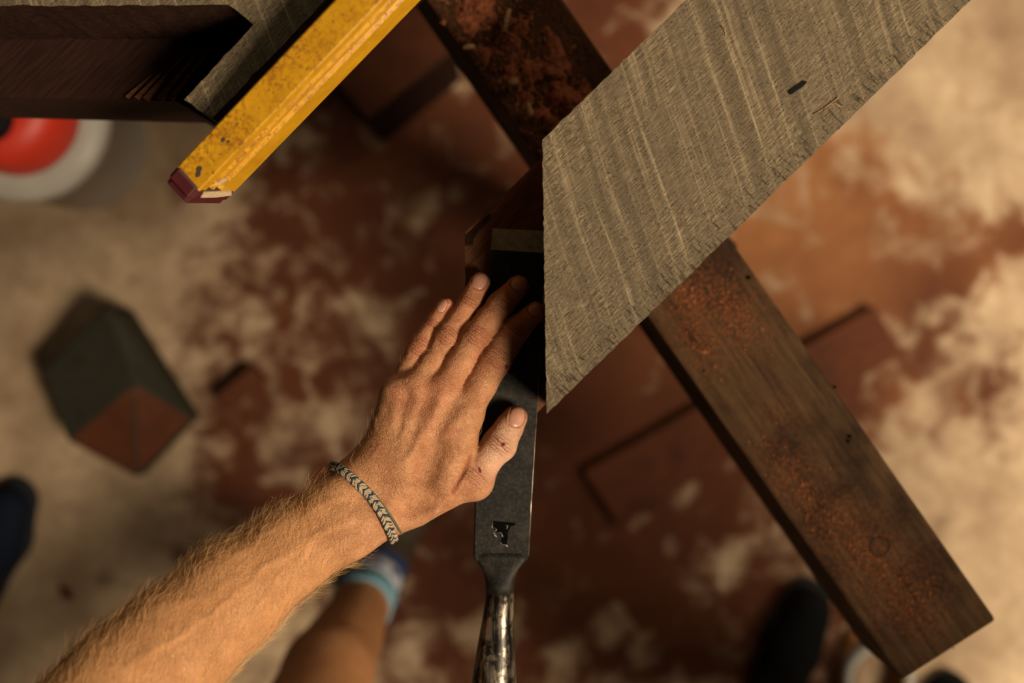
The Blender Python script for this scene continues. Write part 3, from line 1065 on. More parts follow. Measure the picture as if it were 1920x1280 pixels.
class Field:
    """smooth union of round cones sampled on a grid turned about z"""

    def __init__(self, origin, ang, h):
        self.o = np.array(origin, float); self.h = h
        c, s = math.cos(ang), math.sin(ang)
        self.R = np.array([[c, s, 0], [-s, c, 0], [0, 0, 1]])       # world -> grid
        self.prims = []

    def add(self, a, b, ra, rb, k=0.006, flat=1.0, op=1):
        a = self.R @ (np.array(a, float) - self.o); b = self.R @ (np.array(b, float) - self.o)
        self.prims.append((a, b, ra, rb, k, flat, op))

    def group(self, prims, axis):
        """prims blended among themselves, then joined: softly near axis[0], crisply from the web on"""
        q = []
        for (a, b, ra, rb, k, flat) in prims:
            q.append((self.R @ (np.array(a, float) - self.o), self.R @ (np.array(b, float) - self.o), ra, rb, k, flat))
        a0, a1 = [self.R @ (np.array(v, float) - self.o) for v in axis]
        self.prims.append((q[0][0], q[-1][1], max(p[2] for p in q), max(p[3] for p in q), 0.008, (q, a0, a1), 2))

    def ball(self, a, r, k=0.004, flat=1.0, op=1): self.add(a, a, r, r, k, flat, op)

    def mesh(self, lo=None, hi=None):
        h = self.h
        pad = 0.006 + 2 * h
        L = np.min([np.minimum(p[0] - p[2], p[1] - p[3]) for p in self.prims if p[6] > 0], 0) - pad
        U = np.max([np.maximum(p[0] + p[2], p[1] + p[3]) for p in self.prims if p[6] > 0], 0) + pad
        n = np.ceil((U - L) / h).astype(int) + 1
        D = np.full(tuple(n), 0.03, np.float32)
        for (a, b, ra, rb, k, flat, op) in self.prims:
            R = max(ra, rb) + max(k, 0.002) + 0.010
            i0 = np.clip(np.floor((np.minimum(a, b) - R - L) / h).astype(int), 0, n - 1)
            i1 = np.clip(np.ceil((np.maximum(a, b) + R - L) / h).astype(int) + 1, 1, n)
            g = [(L[j] + np.arange(i0[j], i1[j]) * h).astype(np.float32) for j in range(3)]
            x, y, z = g[0][:, None, None] - a[0], g[1][None, :, None] - a[1], g[2][None, None, :] - a[2]
            if op == 2:
                q_, a0, a1 = flat
                gx, gy, gz = g[0][:, None, None], g[1][None, :, None], g[2][None, None, :]
                d = None
                for (a_, b_, ra_, rb_, k_, fl_) in q_:
                    ba = b_ - a_
                    qq = max(float(ba @ ba), 1e-12)
                    x, y, z = gx - a_[0], gy - a_[1], gz - a_[2]
                    t = np.clip((x * ba[0] + y * ba[1] + z * ba[2]) / qq, 0, 1)
                    e = np.sqrt((x - t * ba[0]) ** 2 + (y - t * ba[1]) ** 2 + ((z - t * ba[2]) * fl_) ** 2) - (ra_ + (rb_ - ra_) * t)
                    if d is None: d = e
                    else:
                        hh = np.maximum(k_ - np.abs(d - e), 0) / k_
                        d = np.minimum(d, e) - hh * hh * k_ * 0.25
                ba = a1 - a0
                t = ((gx - a0[0]) * ba[0] + (gy - a0[1]) * ba[1] + (gz - a0[2]) * ba[2]) / float(ba @ ba)
                kk = np.interp(t, [-0.02, 0.04, 0.22, 0.34], [0.009, 0.008, 0.0016, 0.0004]).astype(np.float32)
                sl = (slice(i0[0], i1[0]), slice(i0[1], i1[1]), slice(i0[2], i1[2]))
                o = D[sl]
                hh = np.maximum(kk - np.abs(o - d), 0) / kk
                D[sl] = np.minimum(o, d) - hh * hh * kk * 0.25
                # a shallow cleft where two fingers press together
                cl = np.exp(-((o - d) / 0.0011) ** 2) * np.clip((t - 0.20) / 0.10, 0, 1)
                D[sl] += (0.0007 * cl * (np.maximum(o, d) < 0.004)).astype(np.float32)
                continue
            ba = b - a
            q = float(ba @ ba)
            if q < 1e-12: t = np.float32(0)
            else: t = np.clip((x * ba[0] + y * ba[1] + z * ba[2]) / q, 0, 1)
            dz = (z - t * ba[2]) * flat
            d = np.sqrt((x - t * ba[0]) ** 2 + (y - t * ba[1]) ** 2 + dz * dz) - (ra + (rb - ra) * t)
            sl = (slice(i0[0], i1[0]), slice(i0[1], i1[1]), slice(i0[2], i1[2]))
            o = D[sl]
            if op > 0:
                hh = np.maximum(k - np.abs(o - d), 0) / k
                D[sl] = np.minimum(o, d) - hh * hh * k * 0.25
            else:
                hh = np.maximum(k - np.abs(o + d), 0) / k
                D[sl] = np.maximum(o, -d) + hh * hh * k * 0.25
        V, Q = surface_nets(D, L, h)
        return V @ self.R + self.o, Q


def A(px, py, d): return np.array(P(px, py, d))


# ------------------------------------------------------------------ the hand and forearm
FING = {  # name: [(px, py, depth, radius mm) knuckle, middle joint, end joint, tip]
    'little': [(747, 735, .7705, 12.0), (786, 652, .7780, 9.8), (814, 611, .7820, 9.0), (836.5, 576, .7850, 8.1)],
    'ring': [(784, 726, .7675, 12.8), (837, 633, .7765, 10.6), (880, 570, .7825, 9.5), (900, 530, .7865, 8.9)],
    'middle': [(830, 735, .7660, 13.2), (892, 633, .7745, 12.2), (939, 571, .7795, 11.0), (971, 537, .7820, 9.4)],
    'index': [(872, 770, .7665, 13.8), (928, 674, .7750, 13.6), (966, 619, .7795, 11.4), (1003, 585, .7820, 9.0)],
}
THUMB = [(783, 944, .7690, 16.5), (884, 894, .7740, 15.2), (936, 831, .7775, 13.4), (966, 783, .7805, 10.4)]


def build_hand_mesh():
    f = Field(A(692, 935, .763), math.radians(45), 0.00125)
    mm = 0.001
    # forearm: two parallel columns per section (px, py, depth, half width, half thickness in mm)
    nrm = np.array([0.64, -0.77, 0.0])
    secs = [(722, 902, .764, 33, 18.5), (690, 934, .763, 32.5, 19.5), (640, 972, .757, 31.0, 21.5), (545, 1031, .748, 31.0, 24.5), (434, 1117, .733, 38.0, 31), (330, 1207, .719, 42.0, 36), (245, 1283, .708, 44.5, 39), (120, 1400, .690, 45, 42)]
    for s in (-1, 1):
        for a, b in zip(secs[:-1], secs[1:]):
            pa = A(*a[:3]) + nrm * s * (a[3] - a[4]) * mm
            pb = A(*b[:3]) + nrm * s * (b[3] - b[4]) * mm
            f.add(pa, pb, a[4] * mm, b[4] * mm, 0.012)
    # carpus
    f.add(A(712, 893, .764), A(752, 948, .766), 17 * mm, 17 * mm, 0.012)
    f.add(A(725, 870, .764), A(775, 915, .766), 16.5 * mm, 16.5 * mm, 0.012)
    # metacarpals
    base = {'little': (700, 880, .765, 14.0), 'ring': (722, 888, .763, 15.0), 'middle': (746, 902, .762, 15.5), 'index': (770, 920, .764, 15.5)}
    for k, c in FING.items():
        b = base[k]
        f.add(A(*b[:3]), A(*c[0][:3]), b[3] * mm, (c[0][3] + .6) * mm, 0.010)
    # palm body under the metacarpals
    f.add(A(735, 890, .770), A(805, 760, .774), 15 * mm, 12 * mm, 0.012)
    f.add(A(765, 910, .772), A(850, 790, .774), 15 * mm, 12 * mm, 0.012)
    # first web muscle
    f.add(A(820, 905, .766), A(866, 815, .7665), 14.5 * mm, 12.0 * mm, 0.009)
    f.add(A(836, 870, .768), A(872, 838, .770), 12.5 * mm, 8.0 * mm, 0.010)
    # fingers, each blended within itself
    for k, c in FING.items():
        kk = 0.0035
        pr = []
        for i in range(3):
            a, b = c[i], c[i + 1]
            pa, pb = A(*a[:3]), A(*b[:3])
            if i == 0:
                web = pa + (pb - pa) * 0.50
                pr.append((pa, web, a[3] * mm, b[3] * .97 * mm, 0.006, 1.0))
                pr.append((web, pb, b[3] * .97 * mm, b[3] * mm, kk, 1.0))
            elif i == 1:
                mid = pa + (pb - pa) * 0.5
                rm = (a[3] * .45 + b[3] * .55) * 0.955
                pr.append((pa, mid, a[3] * mm, rm * mm, kk, 1.0)); pr.append((mid, pb, rm * mm, b[3] * mm, kk, 1.0))
            else:
                pr.append((A(c[1][0], c[1][1], c[1][2] - 0.0038), A(c[1][0] + .01, c[1][1], c[1][2] - 0.0038), (c[1][3] - 1.9) * mm, (c[1][3] - 1.9) * mm, 0.005, 1.0))
                pr.append((pa, pb, a[3] * mm, b[3] * mm, kk, 1.06))
        f.group(pr, (A(*c[0][:3]), A(*c[1][:3])))
        f.ball(A(c[0][0], c[0][1], c[0][2] - 0.0030), (c[0][3] - 2.2) * mm, 0.006)
    # thumb
    t = THUMB
    f.add(A(*t[0][:3]), A(*t[1][:3]), 15.5 * mm, 14.8 * mm, 0.010)
    w1, w2 = A(908, 866, .7765), A(954, 802, .7795)
    f.group([(A(*t[1][:3]), w1, 15.2 * mm, 13.0 * mm, .004, 1.0), (w1, A(*t[2][:3]), 13.0 * mm, 13.4 * mm, .004, 1.0), (A(941, 838, .7750), A(941.1, 838, .7750), 11.2 * mm, 11.2 * mm, .005, 1.0),
             (A(*t[2][:3]), w2, 13.4 * mm, 11.4 * mm, .004, 1.0), (w2, A(*t[3][:3]), 11.4 * mm, 10.4 * mm, .004, 1.0)], (A(870, 905, .773), A(*t[2][:3])))
    f.ball(A(893, 903, .772), 13.8 * mm, 0.006)
    # extensor tendons: thin cords just under the skin
    def back(px, py, d, r, lift=0.0): return A(px, py, d - (r - 2.2) * mm + lift)
    f.add(back(745, 880, .763, 15.0), back(784, 735, .7675, 13.5), 2.2 * mm, 3.0 * mm, 0.0055)
    f.add(back(752, 892, .762, 15.5), back(830, 742, .7660, 14.0), 2.4 * mm, 3.2 * mm, 0.0055)
    f.add(back(764, 905, .763, 15.5), back(868, 775, .7660, 14.2), 2.4 * mm, 3.2 * mm, 0.0055)
    f.add(back(727, 872, .764, 14.6), back(750, 742, .7705, 12.6), 2.0 * mm, 2.6 * mm, 0.0055)
    # thumb tendons either side of the hollow at the wrist
    f.add(A(770, 935, .7515), A(884, 893, .7615), 2.6 * mm, 3.0 * mm, 0.006)
    f.add(A(745, 975, .757), A(815, 955, .757), 3.0 * mm, 3.0 * mm, 0.006)
    # hollows: snuff box, first web beside the index bone, between the bones
    f.add(A(764, 953, .7470), A(808, 940, .7488), 6.6 * mm, 5.8 * mm, 0.011, 1, -1)
    f.add(A(795, 893, .7490), A(816, 842, .7484), 6.8 * mm, 5.8 * mm, 0.012, 1, -1)
    f.add(A(775, 800, .742), A(800, 752, .745), 4.2 * mm, 4.2 * mm, 0.007, 1, -1)
    f.add(A(815, 810, .741), A(846, 762, .744), 4.2 * mm, 4.2 * mm, 0.007, 1, -1)
    f.add(A(745, 800, .744), A(764, 748, .749), 4.0 * mm, 4.2 * mm, 0.006, 1, -1)
    V, Q = f.mesh()
    me = bpy.data.meshes.new('hand_tmp')
    me.from_pydata(V.tolist(), [], Q.tolist())
    # relax and refine
    bm = bmesh.new(); bm.from_mesh(me)
    for _ in range(3):
        bmesh.ops.smooth_vert(bm, verts=bm.verts, factor=0.5, use_axis_x=True, use_axis_y=True, use_axis_z=True)
    bmesh.ops.recalc_face_normals(bm, faces=bm.faces)
    bm.to_mesh(me); bm.free()
    tmp = bpy.data.objects.new('hand_tmp', me)
    COL.objects.link(tmp)
    md = tmp.modifiers.new('s', 'SUBSURF'); md.levels = 1; md.render_levels = 1
    dg = bpy.context.evaluated_depsgraph_get()
    dg.update()
    me2 = bpy.data.meshes.new_from_object(tmp.evaluated_get(dg))
    bpy.data.objects.remove(tmp)
    return me2


NAILS = {  # centre px, axis px (towards the tip), half length px, half width px
    'little': ((828, 572), (0.45, -0.89), 14.0, 9.5),
    'ring': ((899.5, 524.5), (0.40, -0.92), 18.5, 15.0),
    'middle': ((975, 528), (0.60, -0.80), 18.0, 15.5),
    'index': ((1007, 577), (0.66, -0.75), 17.5, 15.0),
    'thumb': ((969, 781), (0.20, -0.98), 19.5, 15.0),
}


def nail_r(px, py, nl):
    (cx, cy), (ax, ay), hl, hw = nl
    L = math.hypot(ax, ay); ax, ay = ax / L, ay / L
    u = ((px - cx) * ax + (py - cy) * ay) / hl
    v = ((px - cx) * -ay + (py - cy) * ax) / hw
    return (np.abs(u) ** 2.6 + np.abs(v) ** 2.6) ** (1 / 2.6), u, v


def detail_hand(me):
    n = len(me.vertices)
    co = np.empty(n * 3); me.vertices.foreach_get('co', co); co = co.reshape(-1, 3)
    no = np.empty(n * 3, np.float32); me.vertex_normals.foreach_get('vector', no); no = no.reshape(-1, 3).astype(float)
    d = H - co[:, 2]
    px, py = 960 + co[:, 0] / d * F, 640 - co[:, 1] / d * F
    dors = np.clip((no[:, 2] + 0.15) / 0.5, 0, 1)
    disp = np.zeros(n); crease = np.zeros(n); red = np.zeros(n); pale = np.zeros(n); blood = np.zeros(n); tan = np.zeros(n)
    mm = 0.001

    def joint(J, ax, specs, halfw, seed):
        """specs: (offset mm along the finger, bow mm, depth mm, width mm, lateral extent share)"""
        nonlocal disp, crease
        J = np.asarray(J); ax = np.asarray(ax) / np.linalg.norm(ax)
        lat = np.array([-ax[1], ax[0], 0]); lat /= np.linalg.norm(lat)
        r = co - J
        near = (np.abs(r @ ax) < 0.012) & (np.abs(r @ lat) < halfw * 1.4) & (np.abs(r[:, 2]) < 0.02)
        i = np.where(near)[0]
        s, t = (r[i] @ ax) / mm, (r[i] @ lat) / halfw
        wob = (vnoise(co[i] * 420, seed) - 0.5) * 1.3
        for (o, bow, dep, wd, ext) in specs:
            q = np.exp(-((s + wob - o - bow * t * t) / wd) ** 2) * np.exp(-(np.abs(t) / ext) ** 4) * dors[i]
            disp[i] -= q * dep * mm
            crease[i] = np.maximum(crease[i], q * min(1, dep / 0.45))
            # swollen skin between the creases
        q = np.exp(-(s / 5.0) ** 2) * np.exp(-(np.abs(t) / 0.8) ** 2) * dors[i]
        disp[i] += q * 0.75 * mm

    sd = 1
    for k, c in FING.items():
        a, p, e, tp = [A(*x[:3]) for x in c]
        rp, re = c[1][3] * mm, c[2][3] * mm
        joint(p, e - a, [(-7.0, 3.4, .45, .9, .7), (-4.6, 2.8, .80, .95, .85), (-2.2, 1.8, .95, .95, .9), (0.1, 0.3, .45, .8, .5), (2.4, -1.8, .90, .95, .9), (4.8, -2.8, .72, .95, .85), (7.0, -3.2, .40, .9, .7)], rp, sd)
        joint(e, tp - p, [(-2.6, 1.3, .50, .8, .9), (0.0, .2, .80, .85, 1.0), (2.4, -.9, .45, .75, .85)], re, sd + 3)
        sd += 7
        for J, r, w in ((p, .0095, .55), (e, .0085, .55), (tp, .013, .75)):
            red = np.maximum(red, w * np.exp(-(np.sum((co - J) ** 2, 1)) / (2 * r * r)))
    i_, m_, e_, t_ = [A(*x[:3]) for x in THUMB]
    joint(e_, t_ - m_, [(-6.5, 1.0, .26, .7, .8), (-4.3, 1.6, .34, .75, .95), (-1.2, .6, .40, .75, 1.0), (1.2, -.4, .55, .75, .95), (3.6, -1.2, .34, .7, .8), (6.0, -1.4, .2, .7, .7)], .0125, 50)
    joint(m_, e_ - m_, [(-3, 1.5, .25, .9, .8), (0, .8, .3, .9, .9), (3, -.6, .25, .9, .8), (6, -1, .35, .8, .9)], .0145, 61)
    # the fold where the thumb meets the web
    pts = [(884, 856), (876, 872), (866, 890), (857, 908), (850, 922)]
    dist = np.full(n, 1e9)
    for (x0, y0), (x1, y1) in zip(pts[:-1], pts[1:]):
        tt = np.clip(((px - x0) * (x1 - x0) + (py - y0) * (y1 - y0)) / ((x1 - x0) ** 2 + (y1 - y0) ** 2), 0, 1)
        dist = np.minimum(dist, np.hypot(px - x0 - tt * (x1 - x0), py - y0 - tt * (y1 - y0)))
    q = np.exp(-(dist / 3.8) ** 2) * dors
    disp -= q * 1.7 * mm; crease = np.maximum(crease, q * .9)
    # veins over the hand and forearm
    for pts, wv, hv in ([[(742, 830), (760, 800), (768, 770), (778, 735)], 7.5, .5], [[(760, 860), (790, 815), (800, 780), (822, 750)], 7, .4], [[(700, 850), (722, 800), (735, 770)], 7, .35],
                        [[(675, 960), (630, 985), (590, 1000), (545, 1040), (500, 1060), (430, 1120), (330, 1190), (240, 1250)], 9, .85], [[(590, 1000), (570, 1045), (520, 1090), (470, 1150), (420, 1210)], 8, .7],
                        [[(640, 925), (580, 960), (520, 990), (440, 1040)], 8, .5], [[(520, 1090), (560, 1070), (610, 1040), (660, 1010)], 7, .6], [[(300, 1130), (380, 1120), (450, 1080)], 8, .5]):
        dist = np.full(n, 1e9)
        wx = (vnoise(co * 90, 5) - .5) * 14
        for (x0, y0), (x1, y1) in zip(pts[:-1], pts[1:]):
            tt = np.clip(((px + wx - x0) * (x1 - x0) + (py + wx - y0) * (y1 - y0)) / ((x1 - x0) ** 2 + (y1 - y0) ** 2), 0, 1)
            dist = np.minimum(dist, np.hypot(px + wx - x0 - tt * (x1 - x0), py + wx - y0 - tt * (y1 - y0)))
        disp += np.exp(-(dist / wv) ** 2) * dors * hv * mm
    # broad unevenness of flesh
    disp += (fbm(co * 55, 3, 31) - 0.5) * (0.7 + 0.4 * np.clip((px - 640) / 60, 0, 1)) * mm * np.clip((900 - px) / 120, 0, 1)
    disp += (fbm(co * 210, 3, 33) - 0.5) * (0.16 + 0.28 * np.clip((px - 640) / 60, 0, 1)) * mm
    # fine transverse skin folds on the back of the hand and wrist
    al = (px * 0.62 - py * 0.78)
    rip = np.sin((al + (vnoise(co * 120, 8) - .5) * 26) * 2 * math.pi / 7.5)
    msk = np.exp(-(((px - 745) / 95) ** 2 + ((py - 905) / 75) ** 2)) * dors
    disp += rip * 0.17 * mm * msk
    # colour fields
    red += 0.35 * np.exp(-(((px - 830) / 70) ** 2 + ((py - 735) / 50) ** 2)) + .3 * np.exp(-(((px - 875) / 40) ** 2 + ((py - 915) / 25) ** 2))
    red += (fbm(co * 60, 3, 77) - .5) * 0.7 * np.clip((px - 640) / 100, 0, 1)
    pale = np.exp(-(((px - 935) / 48) ** 2 + ((py - 835) / 60) ** 2)) * (px * .55 + py * .83 > 0) * np.clip((px - 885 + (py - 860) * .55) / 20, 0, 1)
    tan = np.clip((700 - px) / 120, 0, 1) * (0.55 + 0.6 * (fbm(co * 45, 4, 99) - .5))
    for (x, y, rx, ry, a) in ((950, 687, 2.6, 4.4, .2), (943, 833, 4.2, 4.0, 0), (899.5, 881, 2.8, 6.0, -.35)):
        c_, s_ = math.cos(a), math.sin(a)
        uu = ((px - x) * c_ + (py - y) * s_) / rx; vv = (-(px - x) * s_ + (py - y) * c_) / ry
        blood = np.maximum(blood, np.clip(1.5 - (uu * uu + vv * vv), 0, 1) * (no[:, 2] > 0))
    tt = np.clip(((px - 926) * 25 + (py - 817) * 31) / (25 ** 2 + 31 ** 2), 0, 1)
    q = np.exp(-(np.hypot(px - 926 - 25 * tt, py - 817 - 31 * tt) / 1.7) ** 2) * (no[:, 2] > 0)
    blood = np.maximum(blood, .45 * q); disp -= q * .35 * mm
    # nail beds
    for k, nl in NAILS.items():
        r, u, v = nail_r(px, py, nl)
        up = (no[:, 2] > 0.05) & (r < 1.6)
        disp[up] += (np.exp(-((r[up] - 1.16) / 0.13) ** 2) * 0.38 * (u[up] < 0.75) - np.clip((1.02 - r[up]) / 0.2, 0, 1) * 0.30) * mm
        crease[up] = np.maximum(crease[up], 0.75 * np.exp(-((r[up] - 1.02) / 0.08) ** 2))
    co2 = co + no * disp[:, None]
    me.vertices.foreach_set('co', co2.ravel())
    for nm, arr in (('red', red), ('pale', pale), ('crease', crease), ('blood', blood), ('tan', tan)):
        at = me.attributes.new(nm, 'FLOAT', 'POINT')
        at.data.foreach_set('value', np.clip(arr, 0, 1).astype(np.float32))
    me.update()
    return co2


person = empty('person', (-0.30, -0.42, 0.0))
PINV = Matrix.Translation(-Vector(person.location))


def pchild(o, par=None):
    o.parent = par or person
    if par is None: o.matrix_parent_inverse = PINV
    return o


hand_me = build_hand_mesh()
hand_co = detail_hand(hand_me)
hand_me.name = 'body'
body = link_mesh('body', hand_me, M['skin'], None, True)
pchild(body)
props(person, 'worker pressing a chisel down with the left hand, bare hairy forearm and bare legs', 'person')

bvh = BVHTree.FromPolygons([Vector(v) for v in hand_co], [tuple(p.vertices) for p in hand_me.polygons])
EYE = Vector((0, 0, H))


def drop(px, py):
    """point of the arm surface under a pixel"""
    dirn = (P(px, py, 1.0) - EYE).normalized()
    loc, nrm, _, _ = bvh.ray_cast(EYE, dirn)
    return loc, nrm


def build_nails():
    for k, nl in NAILS.items():
        (cx, cy), (ax, ay), hl, hw = nl
        L = math.hypot(ax, ay); ax, ay = ax / L, ay / L
        V, Fc = [], []
        nr, nt = 7, 36
        ok = True
        for i in range(nr + 1):
            rr = i / nr
            for j in range(nt):
                t = 2 * math.pi * j / nt
                c, s = math.cos(t), math.sin(t)
                e = (abs(c) ** 2.6 + abs(s) ** 2.6) ** (-1 / 2.6)
                u, v = rr * c * e * hl * .97, rr * s * e * hw * .97
                x, y = cx + u * ax - v * ay, cy + u * ay + v * ax
                for sh in range(14):
                    q = 0.97 ** sh
                    x, y = cx + (u * ax - v * ay) * q, cy + (u * ay + v * ax) * q
                    loc, nn = drop(x + .013, y + .017)
                    if loc is not None and loc.z > H - 0.789:
                        good = (loc, nn); break
                loc, nn = good
                V.append(loc + nn * (0.00050 if rr < .9 else -0.00018))
        for i in range(nr):
            for j in range(nt):
                a, b = i * nt + j, i * nt + (j + 1) % nt
                Fc.append((a, b, b + nt, a + nt))
        o = from_py('fingernail', V, Fc, M['nail'], None, True)
        sub_part(o, body)


build_nails()


def build_bracelet():
    pts = np.array([(617, 872), (640, 878), (667, 901), (694, 928), (719, 964), (737, 1004)], float)
    t = np.linspace(0, 1, len(pts)); tt = np.linspace(0.05, 0.96, 26)
    xs = np.interp(tt, t, pts[:, 0]); ys = np.interp(tt, t, pts[:, 1])
    dors = []
    for x, y in zip(xs, ys):
        loc, nn = drop(x, y)
        if loc is None or loc.z < H - 0.80: continue
        dors.append(np.array(loc) + np.array((0, 0, 1)) * 0.0022)
    a, b = np.array(P(618, 872, .768)), np.array(P(738, 1010, .768))
    c = (a + b) / 2
    under = []
    for th in np.linspace(0, math.pi, 22):
        p = c + (b - a) / 2 * math.cos(th) + np.array((0, 0, -1)) * 0.022 * math.sin(th)
        under.append(p)
    path = np.array(dors + under)
    # resample and smooth the closed loop
    for _ in range(2):
        seg = np.linalg.norm(np.roll(path, -1, 0) - path, axis=1)
        s = np.concatenate([[0], np.cumsum(seg)])
        cl = np.vstack([path, path[:1]])
        u = np.linspace(0, s[-1], 421)[:-1]
        path = np.stack([np.interp(u, s, cl[:, j]) for j in range(3)], 1)
        for _ in range(12):
            path = 0.5 * path + 0.25 * (np.roll(path, 1, 0) + np.roll(path, -1, 0))
    # keep the loop outside the skin
    for i, p in enumerate(path):
        loc, nn, _, dist = bvh.find_nearest(Vector(p))
        sd = (Vector(p) - loc).dot(nn)
        if sd < 0.0024: path[i] = np.array(loc + nn * 0.0024)
    for _ in range(4):
        path = 0.5 * path + 0.25 * (np.roll(path, 1, 0) + np.roll(path, -1, 0))
    L = np.linalg.norm(np.roll(path, -1, 0) - path, axis=1).sum()
    tan = np.roll(path, -1, 0) - np.roll(path, 1, 0); tan /= np.linalg.norm(tan, axis=1)[:, None]
    cen = path.mean(0)
    out = path - cen
    out -= (out * tan).sum(1)[:, None] * tan; out /= np.linalg.norm(out, axis=1)[:, None]
    wid = np.cross(tan, out)
    root = empty('bracelet', tuple(cen))
    inv = Matrix.Translation(-Vector(cen))
    npd = round(L / 0.0120)
    ph = np.linspace(0, 2 * math.pi * npd, len(path), endpoint=False)
    mats = [M['sand'], M['cord'], M['navy'], M['sand'], M['cord'], M['sand'], M['navy'], M['cord']]
    for k in range(8):
        f = ph + 2 * math.pi * k / 8
        q = path + wid * (0.0028 * np.sin(f))[:, None] + out * (0.0010 * np.sin(2 * f))[:, None]
        V, Fc = tube_mesh([q], [0.00088], 7, True)
        o = from_py('braided_strand', V, Fc, mats[k], root, True); o.matrix_parent_inverse = inv
    # thin loose green cord beside the braid
    cord = []
    hand_dir = np.array([0.62, 0.72, 0]) / np.linalg.norm([0.62, 0.72, 0])
    for (x, y, dz) in ((662, 890, .001), (690, 912, .0012), (705, 930, .0014), (722, 952, .0016), (738, 976, .002), (749, 994, .002)):
        loc, nn = drop(x, y)
        if loc is None or loc.z < H - .80: continue
        cord.append(np.array(loc) + np.array(nn) * dz)
    cord.append(np.array(P(753, 1000, .772)))
    cord = np.array(cord)
    for _ in range(3):
        m = (cord[1:] + cord[:-1]) / 2
        new = np.empty((len(cord) + len(m), 3)); new[0::2] = cord; new[1::2] = m
        new[1:-1] = .5 * new[1:-1] + .25 * (new[2:] + new[:-2]); cord = new
    V, Fc = tube_mesh([cord], [0.0010], 7)
    o = from_py('loose_cord', V, Fc, M['olive'], root, True); o.matrix_parent_inverse = inv
    props(root, 'braided sand and navy cord bracelet around the wrist', 'bracelet')


build_bracelet()


def build_hair():
    rng = np.random.default_rng(3)
    n = len(hand_me.vertices)
    no = np.empty(n * 3, np.float32); hand_me.vertex_normals.foreach_get('vector', no); no = no.reshape(-1, 3).astype(float)
    co = hand_co
    d = H - co[:, 2]
    px, py = 960 + co[:, 0] / d * F, 640 - co[:, 1] / d * F
    arm = np.clip((640 - px + (py - 930) * .6) / 60, 0, 1) * (no[:, 2] > -0.35)
    hand = 0.30 * np.exp(-(((px - 735) / 70) ** 2 + ((py - 850) / 65) ** 2)) * (no[:, 2] > -0.2)
    fing = 0.0 * px
    for k, c in FING.items():
        m = 0.55 * A(*c[0][:3]) + 0.45 * A(*c[1][:3])
        fing = np.maximum(fing, 0.20 * np.exp(-np.sum((co - m) ** 2, 1) / (2 * 0.007 ** 2)) * (no[:, 2] > 0.1))
    wgt = np.maximum(np.maximum(arm, hand), fing)
    wgt[(px < -60) | (py > 1330)] = 0
    wgt /= wgt.sum()
    pick = rng.choice(n, 6000, p=wgt)
    axis = np.array([0.77, 0.64, 0.0])                      # towards the hand
    lat = np.array([-0.64, 0.77, 0.0])                      # towards the upper left
    paths, rads = [], []
    for i in pick:
        nn = no[i]
        sway = vnoise(co[i:i + 1] * 55, 3)[0] - .5
        g = axis * (0.75 + rng.normal() * .3) + lat * (0.55 + 1.6 * sway + rng.normal() * .45)
        if px[i] > 660: g = axis * .3 + lat * (1.0 + rng.normal() * .4)
        g -= nn * (g @ nn)
        g /= np.linalg.norm(g) + 1e-9
        Ln = rng.uniform(.006, .0135) * (0.75 if px[i] > 660 else 1.0)
        lift = rng.uniform(.15, .60) + (.55 if nn[2] < .45 else 0)
        bend = lat * rng.normal() * .25
        p = co[i] - nn * .0003
        path = [p]
        for s in (0.34, 0.67, 1.0):
            path.append(p + (g * s + nn * lift * s * (1.1 - .75 * s) + bend * s * s) * Ln)
        paths.append(path); rads.append([.000045, .000044, .000036, .000014])
    V, Fc = tube_mesh(paths, rads, 3)
    o = from_py('arm_hair', V, Fc, M['hair'], None, True)
    sub_part(o, body)
    props(o, 'fine golden hair on the forearm', None, None, 'stuff')


build_hair()


# ------------------------------------------------------------------ the rest of the worker (mostly beyond the frame)
def v3(*a): return np.array(a, float)


R_ANK, R_KNEE, R_HIP = v3(-.195, -.335, .085), v3(-.245, -.450, .47), v3(-.28, -.78, .80)
L_ANK, L_KNEE, L_HIP = v3(-.815, -.365, .085), v3(-.70, -.48, .47), v3(-.46, -.80, .80)
L_SH, R_SH, ELB_L = v3(-.43, -.50, 1.09), v3(-.08, -.62, 1.11), np.array(P(110, 1409, .690))
ELB_R, HAND_R = v3(.06, -.70, .86), v3(-.020, -.455, .757)


